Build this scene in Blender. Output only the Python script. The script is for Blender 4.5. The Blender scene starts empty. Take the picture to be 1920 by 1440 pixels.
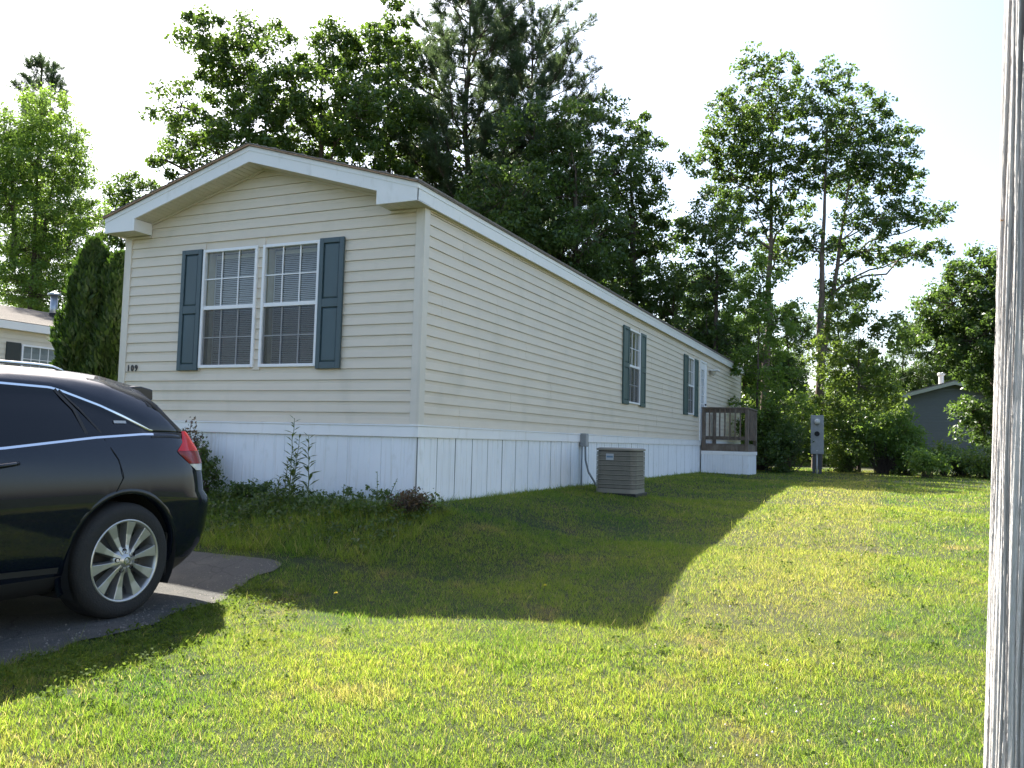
import bpy, bmesh, math, random
import numpy as np
from mathutils import Vector, Matrix

random.seed(7)
rng = np.random.default_rng(11)
S = bpy.context.scene
COL = S.collection

# ------------------------------------------------------------------ camera
CAM = np.array([4.287, -7.329, -0.141])
YAW, PIT, ROL = math.radians(-24.0112), math.radians(3.8807), math.radians(1.4681)
FPX = 1578.6
FW = np.array([math.sin(YAW)*math.cos(PIT), math.cos(YAW)*math.cos(PIT), math.sin(PIT)])
_r = np.array([math.cos(YAW), -math.sin(YAW), 0.0]); _u = np.cross(_r, FW)
RT = _r*math.cos(ROL) + _u*math.sin(ROL); UP = -_r*math.sin(ROL) + _u*math.cos(ROL)
cd = bpy.data.cameras.new('camera'); cam = bpy.data.objects.new('camera', cd); COL.objects.link(cam)
cd.sensor_width = 36.0; cd.lens = FPX/1920*36.0; cd.clip_end = 3000; cd.clip_start = 0.05
m = Matrix.Identity(4)
for i in range(3):
    m[i][0] = RT[i]; m[i][1] = UP[i]; m[i][2] = -FW[i]; m[i][3] = CAM[i]
cam.matrix_world = m
S.camera = cam

# ------------------------------------------------------------------ light
SUN_L = Vector((0.76, -0.50, -1.0)).normalized()      # direction the light travels
elev = math.asin(-SUN_L.z); azim = math.atan2(-SUN_L.x, -SUN_L.y)
W = bpy.data.worlds.new('World'); S.world = W; W.use_nodes = True
wn = W.node_tree.nodes; wl = W.node_tree.links
sky = wn.new('ShaderNodeTexSky'); sky.sky_type = 'NISHITA'; sky.sun_disc = False
sky.sun_elevation = elev; sky.sun_rotation = azim
sky.air_density = 1.0; sky.dust_density = 2.6; sky.ozone_density = 1.0
bg = wn['Background']; bg.inputs['Strength'].default_value = 0.098
wl.new(sky.outputs[0], bg.inputs[0])
ld = bpy.data.lights.new('sun', 'SUN'); ld.energy = 5.0; ld.angle = math.radians(0.53); ld.color = (1.0, 0.95, 0.86)
sun = bpy.data.objects.new('sun', ld); COL.objects.link(sun)
sun.rotation_euler = SUN_L.to_track_quat('-Z', 'Y').to_euler(); sun.location = (-20, 14, 30)
S.view_settings.view_transform = 'Standard'; S.view_settings.look = 'None'
S.view_settings.gamma = 1.0; S.view_settings.use_curve_mapping = False
S.view_settings.exposure = 1.88
S.render.engine = 'CYCLES'
S.cycles.max_bounces = 7; S.cycles.diffuse_bounces = 4; S.cycles.transparent_max_bounces = 12
S.cycles.transmission_bounces = 5; S.cycles.glossy_bounces = 4
S.cycles.caustics_reflective = False; S.cycles.caustics_refractive = False

def at(px, py, D):                        # a point D metres deep on the photograph's line of sight
    return CAM + (FW + RT*(px-960)/FPX - UP*(py-720)/FPX)*D
def on_y(px, py, Y):
    d = FW + RT*(px-960)/FPX - UP*(py-720)/FPX
    return CAM + d*(Y-CAM[1])/d[1]

# ------------------------------------------------------------------ materials
MATS = {}
def mat(name, col, rough=0.6, var=0.0, vscale=6.0, bump=0.0, bscale=60.0, metal=0.0, spec=0.5,
        coat=0.0, stretch=(1, 1, 1), col2=None, coords='pos'):
    if name in MATS: return MATS[name]
    mt = bpy.data.materials.new(name); mt.use_nodes = True
    n = mt.node_tree.nodes; l = mt.node_tree.links; b = n['Principled BSDF']
    b.inputs['Base Color'].default_value = (*col, 1); b.inputs['Roughness'].default_value = rough
    b.inputs['Metallic'].default_value = metal; b.inputs['Specular IOR Level'].default_value = spec
    b.inputs['Coat Weight'].default_value = coat; b.inputs['Coat Roughness'].default_value = 0.03
    if var > 0 or bump > 0:
        if coords == 'pos':
            g = n.new('ShaderNodeNewGeometry'); src = g.outputs['Position']
        else:
            g = n.new('ShaderNodeTexCoord'); src = g.outputs['Object']
        mp = n.new('ShaderNodeMapping'); mp.inputs['Scale'].default_value = stretch; l.new(src, mp.inputs[0])
    if var > 0:
        t = n.new('ShaderNodeTexNoise'); t.inputs['Scale'].default_value = vscale
        t.inputs['Detail'].default_value = 6; t.inputs['Roughness'].default_value = 0.62
        l.new(mp.outputs[0], t.inputs['Vector'])
        r = n.new('ShaderNodeMapRange'); r.inputs[1].default_value = 0.3; r.inputs[2].default_value = 0.7
        l.new(t.outputs['Fac'], r.inputs[0])
        mx = n.new('ShaderNodeMix'); mx.data_type = 'RGBA'
        lo = [c*(1-var) for c in col]; hi = col2 if col2 else [min(1, c*(1+var)) for c in col]
        mx.inputs[6].default_value = (*lo, 1); mx.inputs[7].default_value = (*hi, 1)
        l.new(r.outputs[0], mx.inputs[0]); l.new(mx.outputs[2], b.inputs['Base Color'])
        r2 = n.new('ShaderNodeMapRange'); r2.inputs[3].default_value = max(0.02, rough-0.08); r2.inputs[4].default_value = min(1, rough+0.1)
        l.new(t.outputs['Fac'], r2.inputs[0]); l.new(r2.outputs[0], b.inputs['Roughness'])
    if bump > 0:
        t2 = n.new('ShaderNodeTexNoise'); t2.inputs['Scale'].default_value = bscale; t2.inputs['Detail'].default_value = 4
        l.new(mp.outputs[0], t2.inputs['Vector'])
        bp = n.new('ShaderNodeBump'); bp.inputs['Strength'].default_value = bump; bp.inputs['Distance'].default_value = 0.02
        l.new(t2.outputs['Fac'], bp.inputs['Height']); l.new(bp.outputs[0], b.inputs['Normal'])
    MATS[name] = mt
    return mt

def stain(mt, col, scale, stretch, lo, hi, amount):
    """blend a stain colour over a material where a stretched noise is high"""
    n = mt.node_tree.nodes; l = mt.node_tree.links; b = n['Principled BSDF']
    g = n.new('ShaderNodeNewGeometry'); mp = n.new('ShaderNodeMapping'); mp.inputs['Scale'].default_value = stretch
    l.new(g.outputs['Position'], mp.inputs[0])
    t = n.new('ShaderNodeTexNoise'); t.inputs['Scale'].default_value = scale; t.inputs['Detail'].default_value = 5
    l.new(mp.outputs[0], t.inputs['Vector'])
    r = n.new('ShaderNodeMapRange'); r.inputs[1].default_value = lo; r.inputs[2].default_value = hi
    r.inputs[4].default_value = amount; l.new(t.outputs['Fac'], r.inputs[0])
    mx = n.new('ShaderNodeMix'); mx.data_type = 'RGBA'; mx.inputs[7].default_value = (*col, 1)
    ins = b.inputs['Base Color']
    if ins.links: l.new(ins.links[0].from_socket, mx.inputs[6])
    else: mx.inputs[6].default_value = ins.default_value
    l.new(r.outputs[0], mx.inputs[0]); l.new(mx.outputs[2], ins)
    return mt

def leaf_mat(name, dark, light, trans, tfac=0.45, rough=0.42, spec=0.5):
    mt = bpy.data.materials.new(name); mt.use_nodes = True
    n = mt.node_tree.nodes; l = mt.node_tree.links; b = n['Principled BSDF']; out = n['Material Output']
    a = n.new('ShaderNodeAttribute'); a.attribute_name = 'tint'
    mx = n.new('ShaderNodeMix'); mx.data_type = 'RGBA'
    mx.inputs[6].default_value = (*dark, 1); mx.inputs[7].default_value = (*light, 1)
    l.new(a.outputs['Fac'], mx.inputs[0]); l.new(mx.outputs[2], b.inputs['Base Color'])
    b.inputs['Roughness'].default_value = rough; b.inputs['Specular IOR Level'].default_value = spec
    tr = n.new('ShaderNodeBsdfTranslucent')
    mx2 = n.new('ShaderNodeMix'); mx2.data_type = 'RGBA'
    mx2.inputs[6].default_value = (*[c*0.75 for c in trans], 1); mx2.inputs[7].default_value = (*trans, 1)
    l.new(a.outputs['Fac'], mx2.inputs[0]); l.new(mx2.outputs[2], tr.inputs[0])
    ms = n.new('ShaderNodeMixShader'); ms.inputs[0].default_value = tfac
    l.new(b.outputs[0], ms.inputs[1]); l.new(tr.outputs[0], ms.inputs[2]); l.new(ms.outputs[0], out.inputs[0])
    return mt

def glass_mat(name, tint=(0.86, 0.9, 0.9), refl=1.0, ior=1.5, rough=0.0):
    mt = bpy.data.materials.new(name); mt.use_nodes = True
    n = mt.node_tree.nodes; l = mt.node_tree.links; out = n['Material Output']; n.remove(n['Principled BSDF'])
    t = n.new('ShaderNodeBsdfTransparent'); t.inputs[0].default_value = (*tint, 1)
    g = n.new('ShaderNodeBsdfGlossy'); g.inputs['Roughness'].default_value = rough
    g.inputs[0].default_value = (refl, refl, refl, 1)
    lw_ = n.new('ShaderNodeLayerWeight'); lw_.inputs[0].default_value = 0.5
    pw_ = n.new('ShaderNodeMath'); pw_.operation = 'POWER'; pw_.inputs[1].default_value = 4.0; l.new(lw_.outputs['Facing'], pw_.inputs[0])
    f = n.new('ShaderNodeMapRange'); f.inputs[3].default_value = 0.07; f.inputs[4].default_value = 0.95; l.new(pw_.outputs[0], f.inputs[0])
    ms = n.new('ShaderNodeMixShader'); l.new(f.outputs[0], ms.inputs[0])
    l.new(t.outputs[0], ms.inputs[1]); l.new(g.outputs[0], ms.inputs[2]); l.new(ms.outputs[0], out.inputs[0])
    return mt

VINYL = (0.68, 0.60, 0.485)
m_siding = stain(mat('vinyl_siding', VINYL, 0.45, 0.05, 1.4, 0.05, 160, stretch=(1, 1, 4)), (0.42, 0.39, 0.30), 3.0, (1, 0.6, 0.5), 0.56, 0.8, 0.35)
m_trim = stain(mat('beige_trim', (0.67, 0.615, 0.53), 0.45, 0.05, 3), (0.45, 0.42, 0.33), 5.0, (1, 1, 0.4), 0.55, 0.8, 0.4)
m_white = stain(mat('white_vinyl', (0.84, 0.84, 0.84), 0.4, 0.03, 2), (0.55, 0.53, 0.47), 9.0, (1, 1, 0.25), 0.56, 0.75, 0.35)
m_skirt = stain(mat('white_skirting', (0.81, 0.835, 0.87), 0.42, 0.03, 2), (0.46, 0.42, 0.34), 26.0, (1, 1, 0.05), 0.55, 0.78, 0.45)
stain(m_skirt, (0.36, 0.36, 0.26), 7.0, (1, 1, 0.6), 0.6, 0.8, 0.35)
m_shade_grime = mat('joint_shade_grime', (0.24, 0.25, 0.26), 0.9)  # dark colour for seam faces: painted gap shade together with grime
m_fascia = stain(mat('white_aluminium_fascia', (0.78, 0.775, 0.755), 0.38, 0.03, 2), (0.5, 0.48, 0.42), 12.0, (1, 1, 0.4), 0.58, 0.8, 0.35)
m_soffit = stain(mat('cream_soffit', (0.62, 0.575, 0.46), 0.5, 0.05, 4), (0.40, 0.36, 0.24), 14.0, (1, 1, 1), 0.55, 0.8, 0.4)
m_shingle = mat('grey_shingle', (0.23, 0.20, 0.18), 0.9, 0.35, 40, 0.6, 120)
m_edge = mat('rusty_drip_edge', (0.33, 0.21, 0.13), 0.7, 0.3, 20)
m_shutter = mat('slate_teal_shutter', (0.052, 0.088, 0.103), 0.45, 0.12, 5, 0.05, 200, stretch=(1, 1, 0.3))
m_shutter2 = mat('green_grey_shutter', (0.052, 0.096, 0.094), 0.42, 0.12, 5, 0.05, 200, stretch=(1, 1, 0.3))
m_winframe = mat('white_window_frame', (0.82, 0.82, 0.83), 0.35, 0.02, 3)
m_glass = glass_mat('window_glass')
m_screen = None
def screen_mat():
    mt = bpy.data.materials.new('insect_screen'); mt.use_nodes = True
    n = mt.node_tree.nodes; l = mt.node_tree.links
    t = n.new('ShaderNodeBsdfTransparent'); ms = n.new('ShaderNodeMixShader'); ms.inputs[0].default_value = 0.42
    b = n['Principled BSDF']; b.inputs['Base Color'].default_value = (0.07, 0.07, 0.075, 1); b.inputs['Roughness'].default_value = 0.8
    l.new(t.outputs[0], ms.inputs[1]); l.new(b.outputs[0], ms.inputs[2]); l.new(ms.outputs[0], n['Material Output'].inputs[0])
    return mt
m_screen = screen_mat()
m_blind = mat('blind_slats', (0.52, 0.53, 0.54), 0.5)
m_jamb = mat('olive_jamb', (0.36, 0.33, 0.22), 0.6, 0.15, 8)
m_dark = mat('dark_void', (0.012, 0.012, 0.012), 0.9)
m_numeral = mat('black_numeral', (0.012, 0.012, 0.014), 0.35)
m_deck = stain(mat('weathered_deck_wood', (0.135, 0.105, 0.082), 0.8, 0.3, 9, 0.4, 40, stretch=(1, 1, 0.35)), (0.26, 0.23, 0.19), 11, (1, 1, 0.3), 0.5, 0.75, 0.6)
m_grey = mat('grey_painted_steel', (0.25, 0.265, 0.27), 0.45, 0.1, 12)
m_ac = mat('beige_grey_steel', (0.225, 0.215, 0.185), 0.45, 0.08, 10)
m_acdark = mat('coil_dark', (0.02, 0.02, 0.02), 0.7)
m_black = mat('black_plastic', (0.012, 0.012, 0.012), 0.5)
m_asphalt = stain(mat('old_asphalt', (0.10, 0.097, 0.088), 0.9, 0.35, 90, 0.9, 220), (0.19, 0.17, 0.145), 3.0, (1, 1, 1), 0.5, 0.75, 0.55)
stain(m_asphalt, (0.03, 0.03, 0.03), 1.1, (1, 1, 1), 0.58, 0.72, 0.5)
def cracks(mt):
    n = mt.node_tree.nodes; l = mt.node_tree.links; b = n['Principled BSDF']; g_ = n.new('ShaderNodeNewGeometry')
    t = n.new('ShaderNodeTexNoise'); t.inputs['Scale'].default_value = 5; mx0 = n.new('ShaderNodeMix'); mx0.data_type = 'VECTOR'; mx0.inputs[0].default_value = .12
    l.new(g_.outputs['Position'], t.inputs['Vector']); l.new(g_.outputs['Position'], mx0.inputs[4]); l.new(t.outputs['Color'], mx0.inputs[5])
    v = n.new('ShaderNodeTexVoronoi'); v.feature = 'DISTANCE_TO_EDGE'; v.inputs['Scale'].default_value = 1.7; l.new(mx0.outputs[1], v.inputs['Vector'])
    r = n.new('ShaderNodeMapRange'); r.inputs[1].default_value = .004; r.inputs[2].default_value = .014; r.inputs[3].default_value = .4; r.inputs[4].default_value = 0; l.new(v.outputs['Distance'], r.inputs[0])
    mx = n.new('ShaderNodeMix'); mx.data_type = 'RGBA'; mx.inputs[7].default_value = (.03, .028, .024, 1); l.new(b.inputs['Base Color'].links[0].from_socket, mx.inputs[6]); l.new(r.outputs[0], mx.inputs[0]); l.new(mx.outputs[2], b.inputs['Base Color'])
cracks(m_asphalt)
m_pole0 = mat('weathered_pole_wood', (0.69, 0.645, 0.61), 0.85, 0.2, 22, 0.8, 60, stretch=(6, 6, 0.22), col2=(0.80, 0.765, 0.735))
m_pole = m_pole0
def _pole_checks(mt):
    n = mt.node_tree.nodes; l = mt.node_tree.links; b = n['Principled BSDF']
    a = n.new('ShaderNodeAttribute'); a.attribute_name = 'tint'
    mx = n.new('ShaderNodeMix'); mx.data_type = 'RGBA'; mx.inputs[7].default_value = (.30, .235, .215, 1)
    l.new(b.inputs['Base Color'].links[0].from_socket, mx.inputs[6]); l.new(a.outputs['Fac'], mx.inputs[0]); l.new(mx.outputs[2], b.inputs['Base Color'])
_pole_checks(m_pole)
m_bark = mat('bark', (0.085, 0.065, 0.05), 0.9, 0.4, 10, 0.8, 26, stretch=(1, 1, 0.3))
m_barkpale = mat('pale_bark', (0.16, 0.12, 0.095), 0.9, 0.4, 10, 0.8, 26, stretch=(1, 1, 0.3))
m_stem = mat('green_stem', (0.10, 0.13, 0.04), 0.6, 0.2, 30)

L_OAK = leaf_mat('oak_leaf', (0.032, 0.064, 0.016), (0.068, 0.12, 0.026), (0.19, 0.31, 0.04), 0.40)
L_DARK = leaf_mat('dark_oak_leaf', (0.032, 0.062, 0.019), (0.068, 0.118, 0.030), (0.18, 0.30, 0.045), 0.40)
L_LIGHT = leaf_mat('light_leaf', (0.055, 0.105, 0.022), (0.11, 0.18, 0.036), (0.29, 0.46, 0.06), 0.48)
L_PINE = leaf_mat('pine_needle', (0.045, 0.078, 0.036), (0.085, 0.13, 0.065), (0.17, 0.25, 0.09), 0.38, 0.4)
L_CEDAR = leaf_mat('cedar_spray', (0.022, 0.045, 0.010), (0.05, 0.095, 0.015), (0.12, 0.24, 0.02), 0.26, 0.6)
L_SHRUB = leaf_mat('shrub_leaf', (0.045, 0.085, 0.018), (0.11, 0.16, 0.03), (0.26, 0.38, 0.05), 0.42)
L_RED = leaf_mat('red_rose_leaf', (0.045, 0.055, 0.022), (0.13, 0.062, 0.04), (0.20, 0.13, 0.05), 0.3)
L_CLOVER = leaf_mat('clover_leaf', (0.05, 0.09, 0.015), (0.12, 0.16, 0.03), (0.22, 0.31, 0.04), 0.4, 0.75, 0.12)
L_WEED = leaf_mat('weed_leaf', (0.045, 0.075, 0.022), (0.10, 0.15, 0.03), (0.20, 0.30, 0.045), 0.35)

def grass_mat(name, ground=False):
    mt = bpy.data.materials.new(name); mt.use_nodes = True
    n = mt.node_tree.nodes; l = mt.node_tree.links; b = n['Principled BSDF']; out = n['Material Output']
    g = n.new('ShaderNodeNewGeometry')
    def noise(sc, det=4, st=(1, 1, 0.0)):
        mp = n.new('ShaderNodeMapping'); mp.inputs['Scale'].default_value = st; l.new(g.outputs['Position'], mp.inputs[0])
        t = n.new('ShaderNodeTexNoise'); t.inputs['Scale'].default_value = sc; t.inputs['Detail'].default_value = det
        t.inputs['Roughness'].default_value = 0.6; l.new(mp.outputs[0], t.inputs['Vector']); return t.outputs['Fac']
    def rngmap(x, a, c):
        r = n.new('ShaderNodeMapRange'); r.inputs[1].default_value = a; r.inputs[2].default_value = c; l.new(x, r.inputs[0]); return r.outputs[0]
    def mix(f, c1, c2):
        mx = n.new('ShaderNodeMix'); mx.data_type = 'RGBA'
        if isinstance(f, float): mx.inputs[0].default_value = f
        else: l.new(f, mx.inputs[0])
        for i, c in ((6, c1), (7, c2)):
            if isinstance(c, tuple): mx.inputs[i].default_value = (*c, 1)
            else: l.new(c, mx.inputs[i])
        return mx.outputs[2]
    if ground: gr, ye, br = (0.016, 0.032, 0.008), (0.036, 0.044, 0.013), (0.070, 0.056, 0.026)
    else: gr, ye, br = (0.066, 0.126, 0.015), (0.152, 0.186, 0.026), (0.24, 0.195, 0.062)
    c = mix(rngmap(noise(0.75, 5), 0.36, 0.60), gr, ye)
    c = mix(rngmap(noise(1.7, 6), 0.56, 0.74), c, br)
    # a drier, worn strip of turf where the mower and cars run back beside the house
    sx_ = n.new('ShaderNodeSeparateXYZ'); l.new(g.outputs['Position'], sx_.inputs[0])
    wob = n.new('ShaderNodeMath'); wob.operation = 'MULTIPLY_ADD'; wob.inputs[1].default_value = 0.5; l.new(noise(1.1, 3), wob.inputs[0]); l.new(sx_.outputs[0], wob.inputs[2])
    m1 = n.new('ShaderNodeMath'); m1.operation = 'MULTIPLY'; l.new(rngmap(wob.outputs[0], 2.6, 3.5), m1.inputs[0]); l.new(rngmap(wob.outputs[0], 4.55, 4.35), m1.inputs[1])
    m2 = n.new('ShaderNodeMath'); m2.operation = 'MULTIPLY'; l.new(m1.outputs[0], m2.inputs[0]); l.new(rngmap(sx_.outputs[1], -3.0, -1.2), m2.inputs[1])
    m3 = n.new('ShaderNodeMath'); m3.operation = 'MULTIPLY'; m3.inputs[1].default_value = 0.7; l.new(m2.outputs[0], m3.inputs[0])
    c = mix(m3.outputs[0], c, tuple(.5*(p_+q_) for p_, q_ in zip(ye, br)))
    if not ground:
        a = n.new('ShaderNodeAttribute'); a.attribute_name = 'tint'
        c = mix(rngmap(a.outputs['Fac'], 0.84, 1.0), c, (0.28, 0.23, 0.095))
        c2 = mix(rngmap(a.outputs['Fac'], 0.0, 0.35), gr, c); c = c2
    l.new(c, b.inputs['Base Color']); b.inputs['Roughness'].default_value = 0.5; b.inputs['Specular IOR Level'].default_value = 0.35
    if not ground:
        tr = n.new('ShaderNodeBsdfTranslucent')
        hs = n.new('ShaderNodeHueSaturation'); hs.inputs['Value'].default_value = 3.0; hs.inputs['Saturation'].default_value = 1.04; hs.inputs['Hue'].default_value = 0.495
        l.new(c, hs.inputs['Color']); l.new(hs.outputs[0], tr.inputs[0])
        ms = n.new('ShaderNodeMixShader'); ms.inputs[0].default_value = 0.5
        l.new(b.outputs[0], ms.inputs[1]); l.new(tr.outputs[0], ms.inputs[2]); l.new(ms.outputs[0], out.inputs[0])
    else:
        b.inputs['Roughness'].default_value = 0.95
        bp = n.new('ShaderNodeBump'); bp.inputs['Strength'].default_value = 0.7; bp.inputs['Distance'].default_value = 0.03
        l.new(noise(45, 5, (1, 1, 1)), bp.inputs['Height']); l.new(bp.outputs[0], b.inputs['Normal'])
    return mt
m_lawn = grass_mat('lawn_soil', True)
m_blade = grass_mat('grass_blade')

# ------------------------------------------------------------------ mesh helpers
ORG = {}
class MB:
    def __init__(s): s.v = []; s.f = []; s.mi = []; s.cur = 0
    def add(s, vs, fs):
        o = len(s.v); s.v += [tuple(map(float, v)) for v in vs]
        for f in fs: s.f.append(tuple(i+o for i in f)); s.mi.append(s.cur)
        return s
    def box(s, x0, x1, y0, y1, z0, z1):
        return s.add([(x0,y0,z0),(x1,y0,z0),(x1,y1,z0),(x0,y1,z0),(x0,y0,z1),(x1,y0,z1),(x1,y1,z1),(x0,y1,z1)],
                     [(0,3,2,1),(4,5,6,7),(0,1,5,4),(1,2,6,5),(2,3,7,6),(3,0,4,7)])
    def loft(s, rings, closed=True, cap=True):
        n = len(rings[0]); vs = [v for r in rings for v in r]; fs = []
        for i in range(len(rings)-1):
            for j in range(n if closed else n-1):
                a = i*n+j; b = i*n+(j+1) % n; fs.append((a, b, b+n, a+n))
        if cap: fs.append(tuple(range(n-1, -1, -1))); fs.append(tuple(range((len(rings)-1)*n, len(rings)*n)))
        return s.add(vs, fs)
    def tube(s, pts, rad, sides=8, cap=True):
        pts = [np.array(p, float) for p in pts]
        if not hasattr(rad, '__len__'): rad = [rad]*len(pts)
        rings = []
        for i, p in enumerate(pts):
            d = pts[min(i+1, len(pts)-1)] - pts[max(i-1, 0)]; d = d/(np.linalg.norm(d)+1e-9)
            a = np.array([0, 0, 1.0]) if abs(d[2]) < 0.9 else np.array([1.0, 0, 0])
            e1 = np.cross(d, a); e1 /= np.linalg.norm(e1); e2 = np.cross(d, e1)
            rings.append([p + rad[i]*(math.cos(t)*e1 + math.sin(t)*e2) for t in np.linspace(0, 2*math.pi, sides, endpoint=False)])
        return s.loft(rings, True, cap)
    def lathe(s, prof, org, axis='z', n=24, cap=False):
        rings = []
        for r, h in prof:
            ring = []
            for t in np.linspace(0, 2*math.pi, n, endpoint=False):
                c, q = r*math.cos(t), r*math.sin(t)
                p = (c, q, h) if axis == 'z' else ((h, c, q) if axis == 'x' else (q, h, c))
                ring.append((org[0]+p[0], org[1]+p[1], org[2]+p[2]))
            rings.append(ring)
        return s.loft(rings, True, cap)
    def build(s, name, mats, parent=None, smooth=False, bevel=0.0, kind=None):
        me = bpy.data.meshes.new(name)
        off = ORG.get(root_of(parent).name, (0, 0, 0)) if parent else (0, 0, 0)
        v = np.array(s.v, float).reshape(-1, 3) - np.array(off)
        me.from_pydata(v.tolist(), [], s.f)
        if not isinstance(mats, (list, tuple)): mats = [mats]
        for q in mats: me.materials.append(q)
        if len(mats) > 1: me.polygons.foreach_set('material_index', s.mi)
        if smooth: me.polygons.foreach_set('use_smooth', [True]*len(me.polygons))
        me.update()
        o = bpy.data.objects.new(name, me); COL.objects.link(o)
        if parent: o.parent = parent
        if bevel > 0:
            md = o.modifiers.new('bevel', 'BEVEL'); md.width = bevel; md.segments = 2; md.limit_method = 'ANGLE'
        if kind: o['kind'] = kind
        return o
def root_of(o):
    while o.parent: o = o.parent
    return o
def thing(name, label, cat, loc=(0, 0, 0), group=None):
    o = bpy.data.objects.new(name, None); COL.objects.link(o); o.location = loc; o.empty_display_size = 0.2
    ORG[o.name] = tuple(map(float, loc)); tag(o, label, cat, group); return o
def tag(o, label, cat, group=None, kind=None):
    o['label'] = label; o['category'] = cat
    if group: o['group'] = group
    if kind: o['kind'] = kind
    return o
def npmesh(name, v, f, mtl, parent=None, tint=None, smooth=False, kind=None):
    """big mesh straight from arrays; f is (n,k) with constant k"""
    me = bpy.data.meshes.new(name); off = ORG.get(root_of(parent).name, (0, 0, 0)) if parent else (0, 0, 0)
    v = (np.asarray(v) - np.array(off)).astype(np.float32); f = np.asarray(f, np.int32); k = f.shape[1]
    me.vertices.add(len(v)); me.vertices.foreach_set('co', v.ravel())
    me.loops.add(f.size); me.loops.foreach_set('vertex_index', f.ravel())
    me.polygons.add(len(f)); me.polygons.foreach_set('loop_start', np.arange(0, f.size, k, dtype=np.int32))
    if smooth: me.polygons.foreach_set('use_smooth', np.ones(len(f), bool))
    me.materials.append(mtl); me.update(calc_edges=True)
    if tint is not None:
        a = me.attributes.new('tint', 'FLOAT', 'POINT'); a.data.foreach_set('value', np.asarray(tint, np.float32))
    o = bpy.data.objects.new(name, me); COL.objects.link(o)
    if parent: o.parent = parent
    if kind: o['kind'] = kind
    return o
def smooth01(t): t = np.clip(t, 0, 1); return t*t*(3-2*t)

# ------------------------------------------------------------------ ground
HW, HL, C = 4.14, 20.36, 0.1143          # house width, length, siding exposure
def g(x, y):
    x = np.asarray(x, float); y = np.asarray(y, float)
    lw = np.interp(y, [-12, -9, -7, -4, -2, 0, 4, 9, 14, 20, 40, 80], [-1.78, -1.72, -1.64, -1.44, -1.27, -1.14, -.98, -.90, -.85, -.83, -.82, -.8])
    drv = 1 - smooth01((x-0.2)/2.0)
    lw = lw + ((-1.372) - lw)*drv*smooth01((-1.6-y)/1.0)*(x > -6) 
    dx = np.maximum(np.maximum(-HW-x, x), 0); dy = np.maximum(np.maximum(-y, y-HL), 0); d = np.hypot(dx, dy)
    k = 1 - smooth01(d/1.9)
    bump = 0.018*np.sin(x*1.7+y*.6)*np.sin(y*1.3-x*.4) + 0.01*np.sin(3.1*x+1)*np.sin(2.7*y)
    return lw + (-0.80 - lw)*k + bump*np.clip(d, 0, 1)*(1-drv*(y < -1.5))
def axis(lo, hi, step, far):
    a = list(np.arange(lo, hi+1e-6, step)); b = []; s = step
    q = hi
    while q < far: s *= 1.35; q += s; b.append(q)
    c = []; q = lo; s = step
    while q > -far: s *= 1.35; q -= s; c.append(q)
    return np.array(c[::-1]+a+b)
gx = axis(-9, 9, 0.25, 600); gy = axis(-11, 24, 0.25, 900)
X, Y = np.meshgrid(gx, gy); Zg = g(X, Y)
V = np.stack([X, Y, Zg], -1).reshape(-1, 3); nx = len(gx); ii = np.arange((len(gy)-1)*nx).reshape(len(gy)-1, nx)[:, :-1].ravel()
ground = npmesh('ground', V, np.stack([ii, ii+1, ii+1+nx, ii+nx], 1), m_lawn, smooth=True); ground['kind'] = 'structure'
ground['label'] = 'mown lawn ground sloping gently down from the house to the drive'

# asphalt drive: edge polyline on its right side, from the house end to the road
DE = [(-2.9, -1.5), (-0.36, -1.55), (-0.30, -1.75), (-0.28, -2.15), (-0.12, -2.8), (0.02, -3.4), (0.10, -4.3), (0.16, -5.2), (0.3, -7.5), (0.4, -11)]
def drive_edge(y):
    ys = [p[1] for p in DE[1:]][::-1]; xs = [p[0] for p in DE[1:]][::-1]
    return np.interp(y, ys, xs) + 0.04*np.sin(y*7.1) + 0.025*np.sin(y*17.) + 0.015*np.sin(y*41.)
mb = MB(); ny, nxx = 90, 24; ys = np.linspace(-11, -1.55, ny); vs = []
for y in ys:
    xr = float(drive_edge(y)); xl = -3.6
    for j in range(nxx):
        x = xl + (xr-xl)*j/(nxx-1); vs.append((x, y, float(g(x, y))+0.012))
fs = [(i*nxx+j, i*nxx+j+1, (i+1)*nxx+j+1, (i+1)*nxx+j) for i in range(ny-1) for j in range(nxx-1)]
mb.add(vs, fs); drv = mb.build('driveway', m_asphalt, smooth=True); drv['kind'] = 'structure'
drv['label'] = 'worn grey asphalt driveway under the black car'

# ------------------------------------------------------------------ the mobile home
home = thing('mobile_home', 'long beige single-wide mobile home with white skirting and slate shutters', 'mobile home', (-HW/2, 0, -0.8))
def siding_profile(z0, h=C, th=0.0145):
    return [(-0.004, z0), (th, z0+0.001), (th, z0+0.006), (0.0075, z0+h*0.56), (0.0045, z0+h*0.66), (0.004, z0+h*0.97), (0.0005, z0+h*0.985), (-0.002, z0+h)]
FW_WIN = [(-2.904, -2.112), (-2.036, -1.262)]         # front windows (x)
WZ0, WZ1 = 0.600, 1.966
SD_WIN = [(7.42, 8.21), (12.39, 13.12)]
DOOR = (13.84, 14.63); DZ0, DZ1 = -0.02, 2.02
cx = -HW/2
def soff(x): return 2.835 - 0.293*abs(x-cx)
def segs(a, b, holes):
    out = []; q = a
    for h0, h1 in sorted(holes):
        if h1 <= a or h0 >= b: continue
        if h0 > q: out.append((q, h0))
        q = h1
    if q < b: out.append((q, b))
    return out
front_wall = MB()
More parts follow.
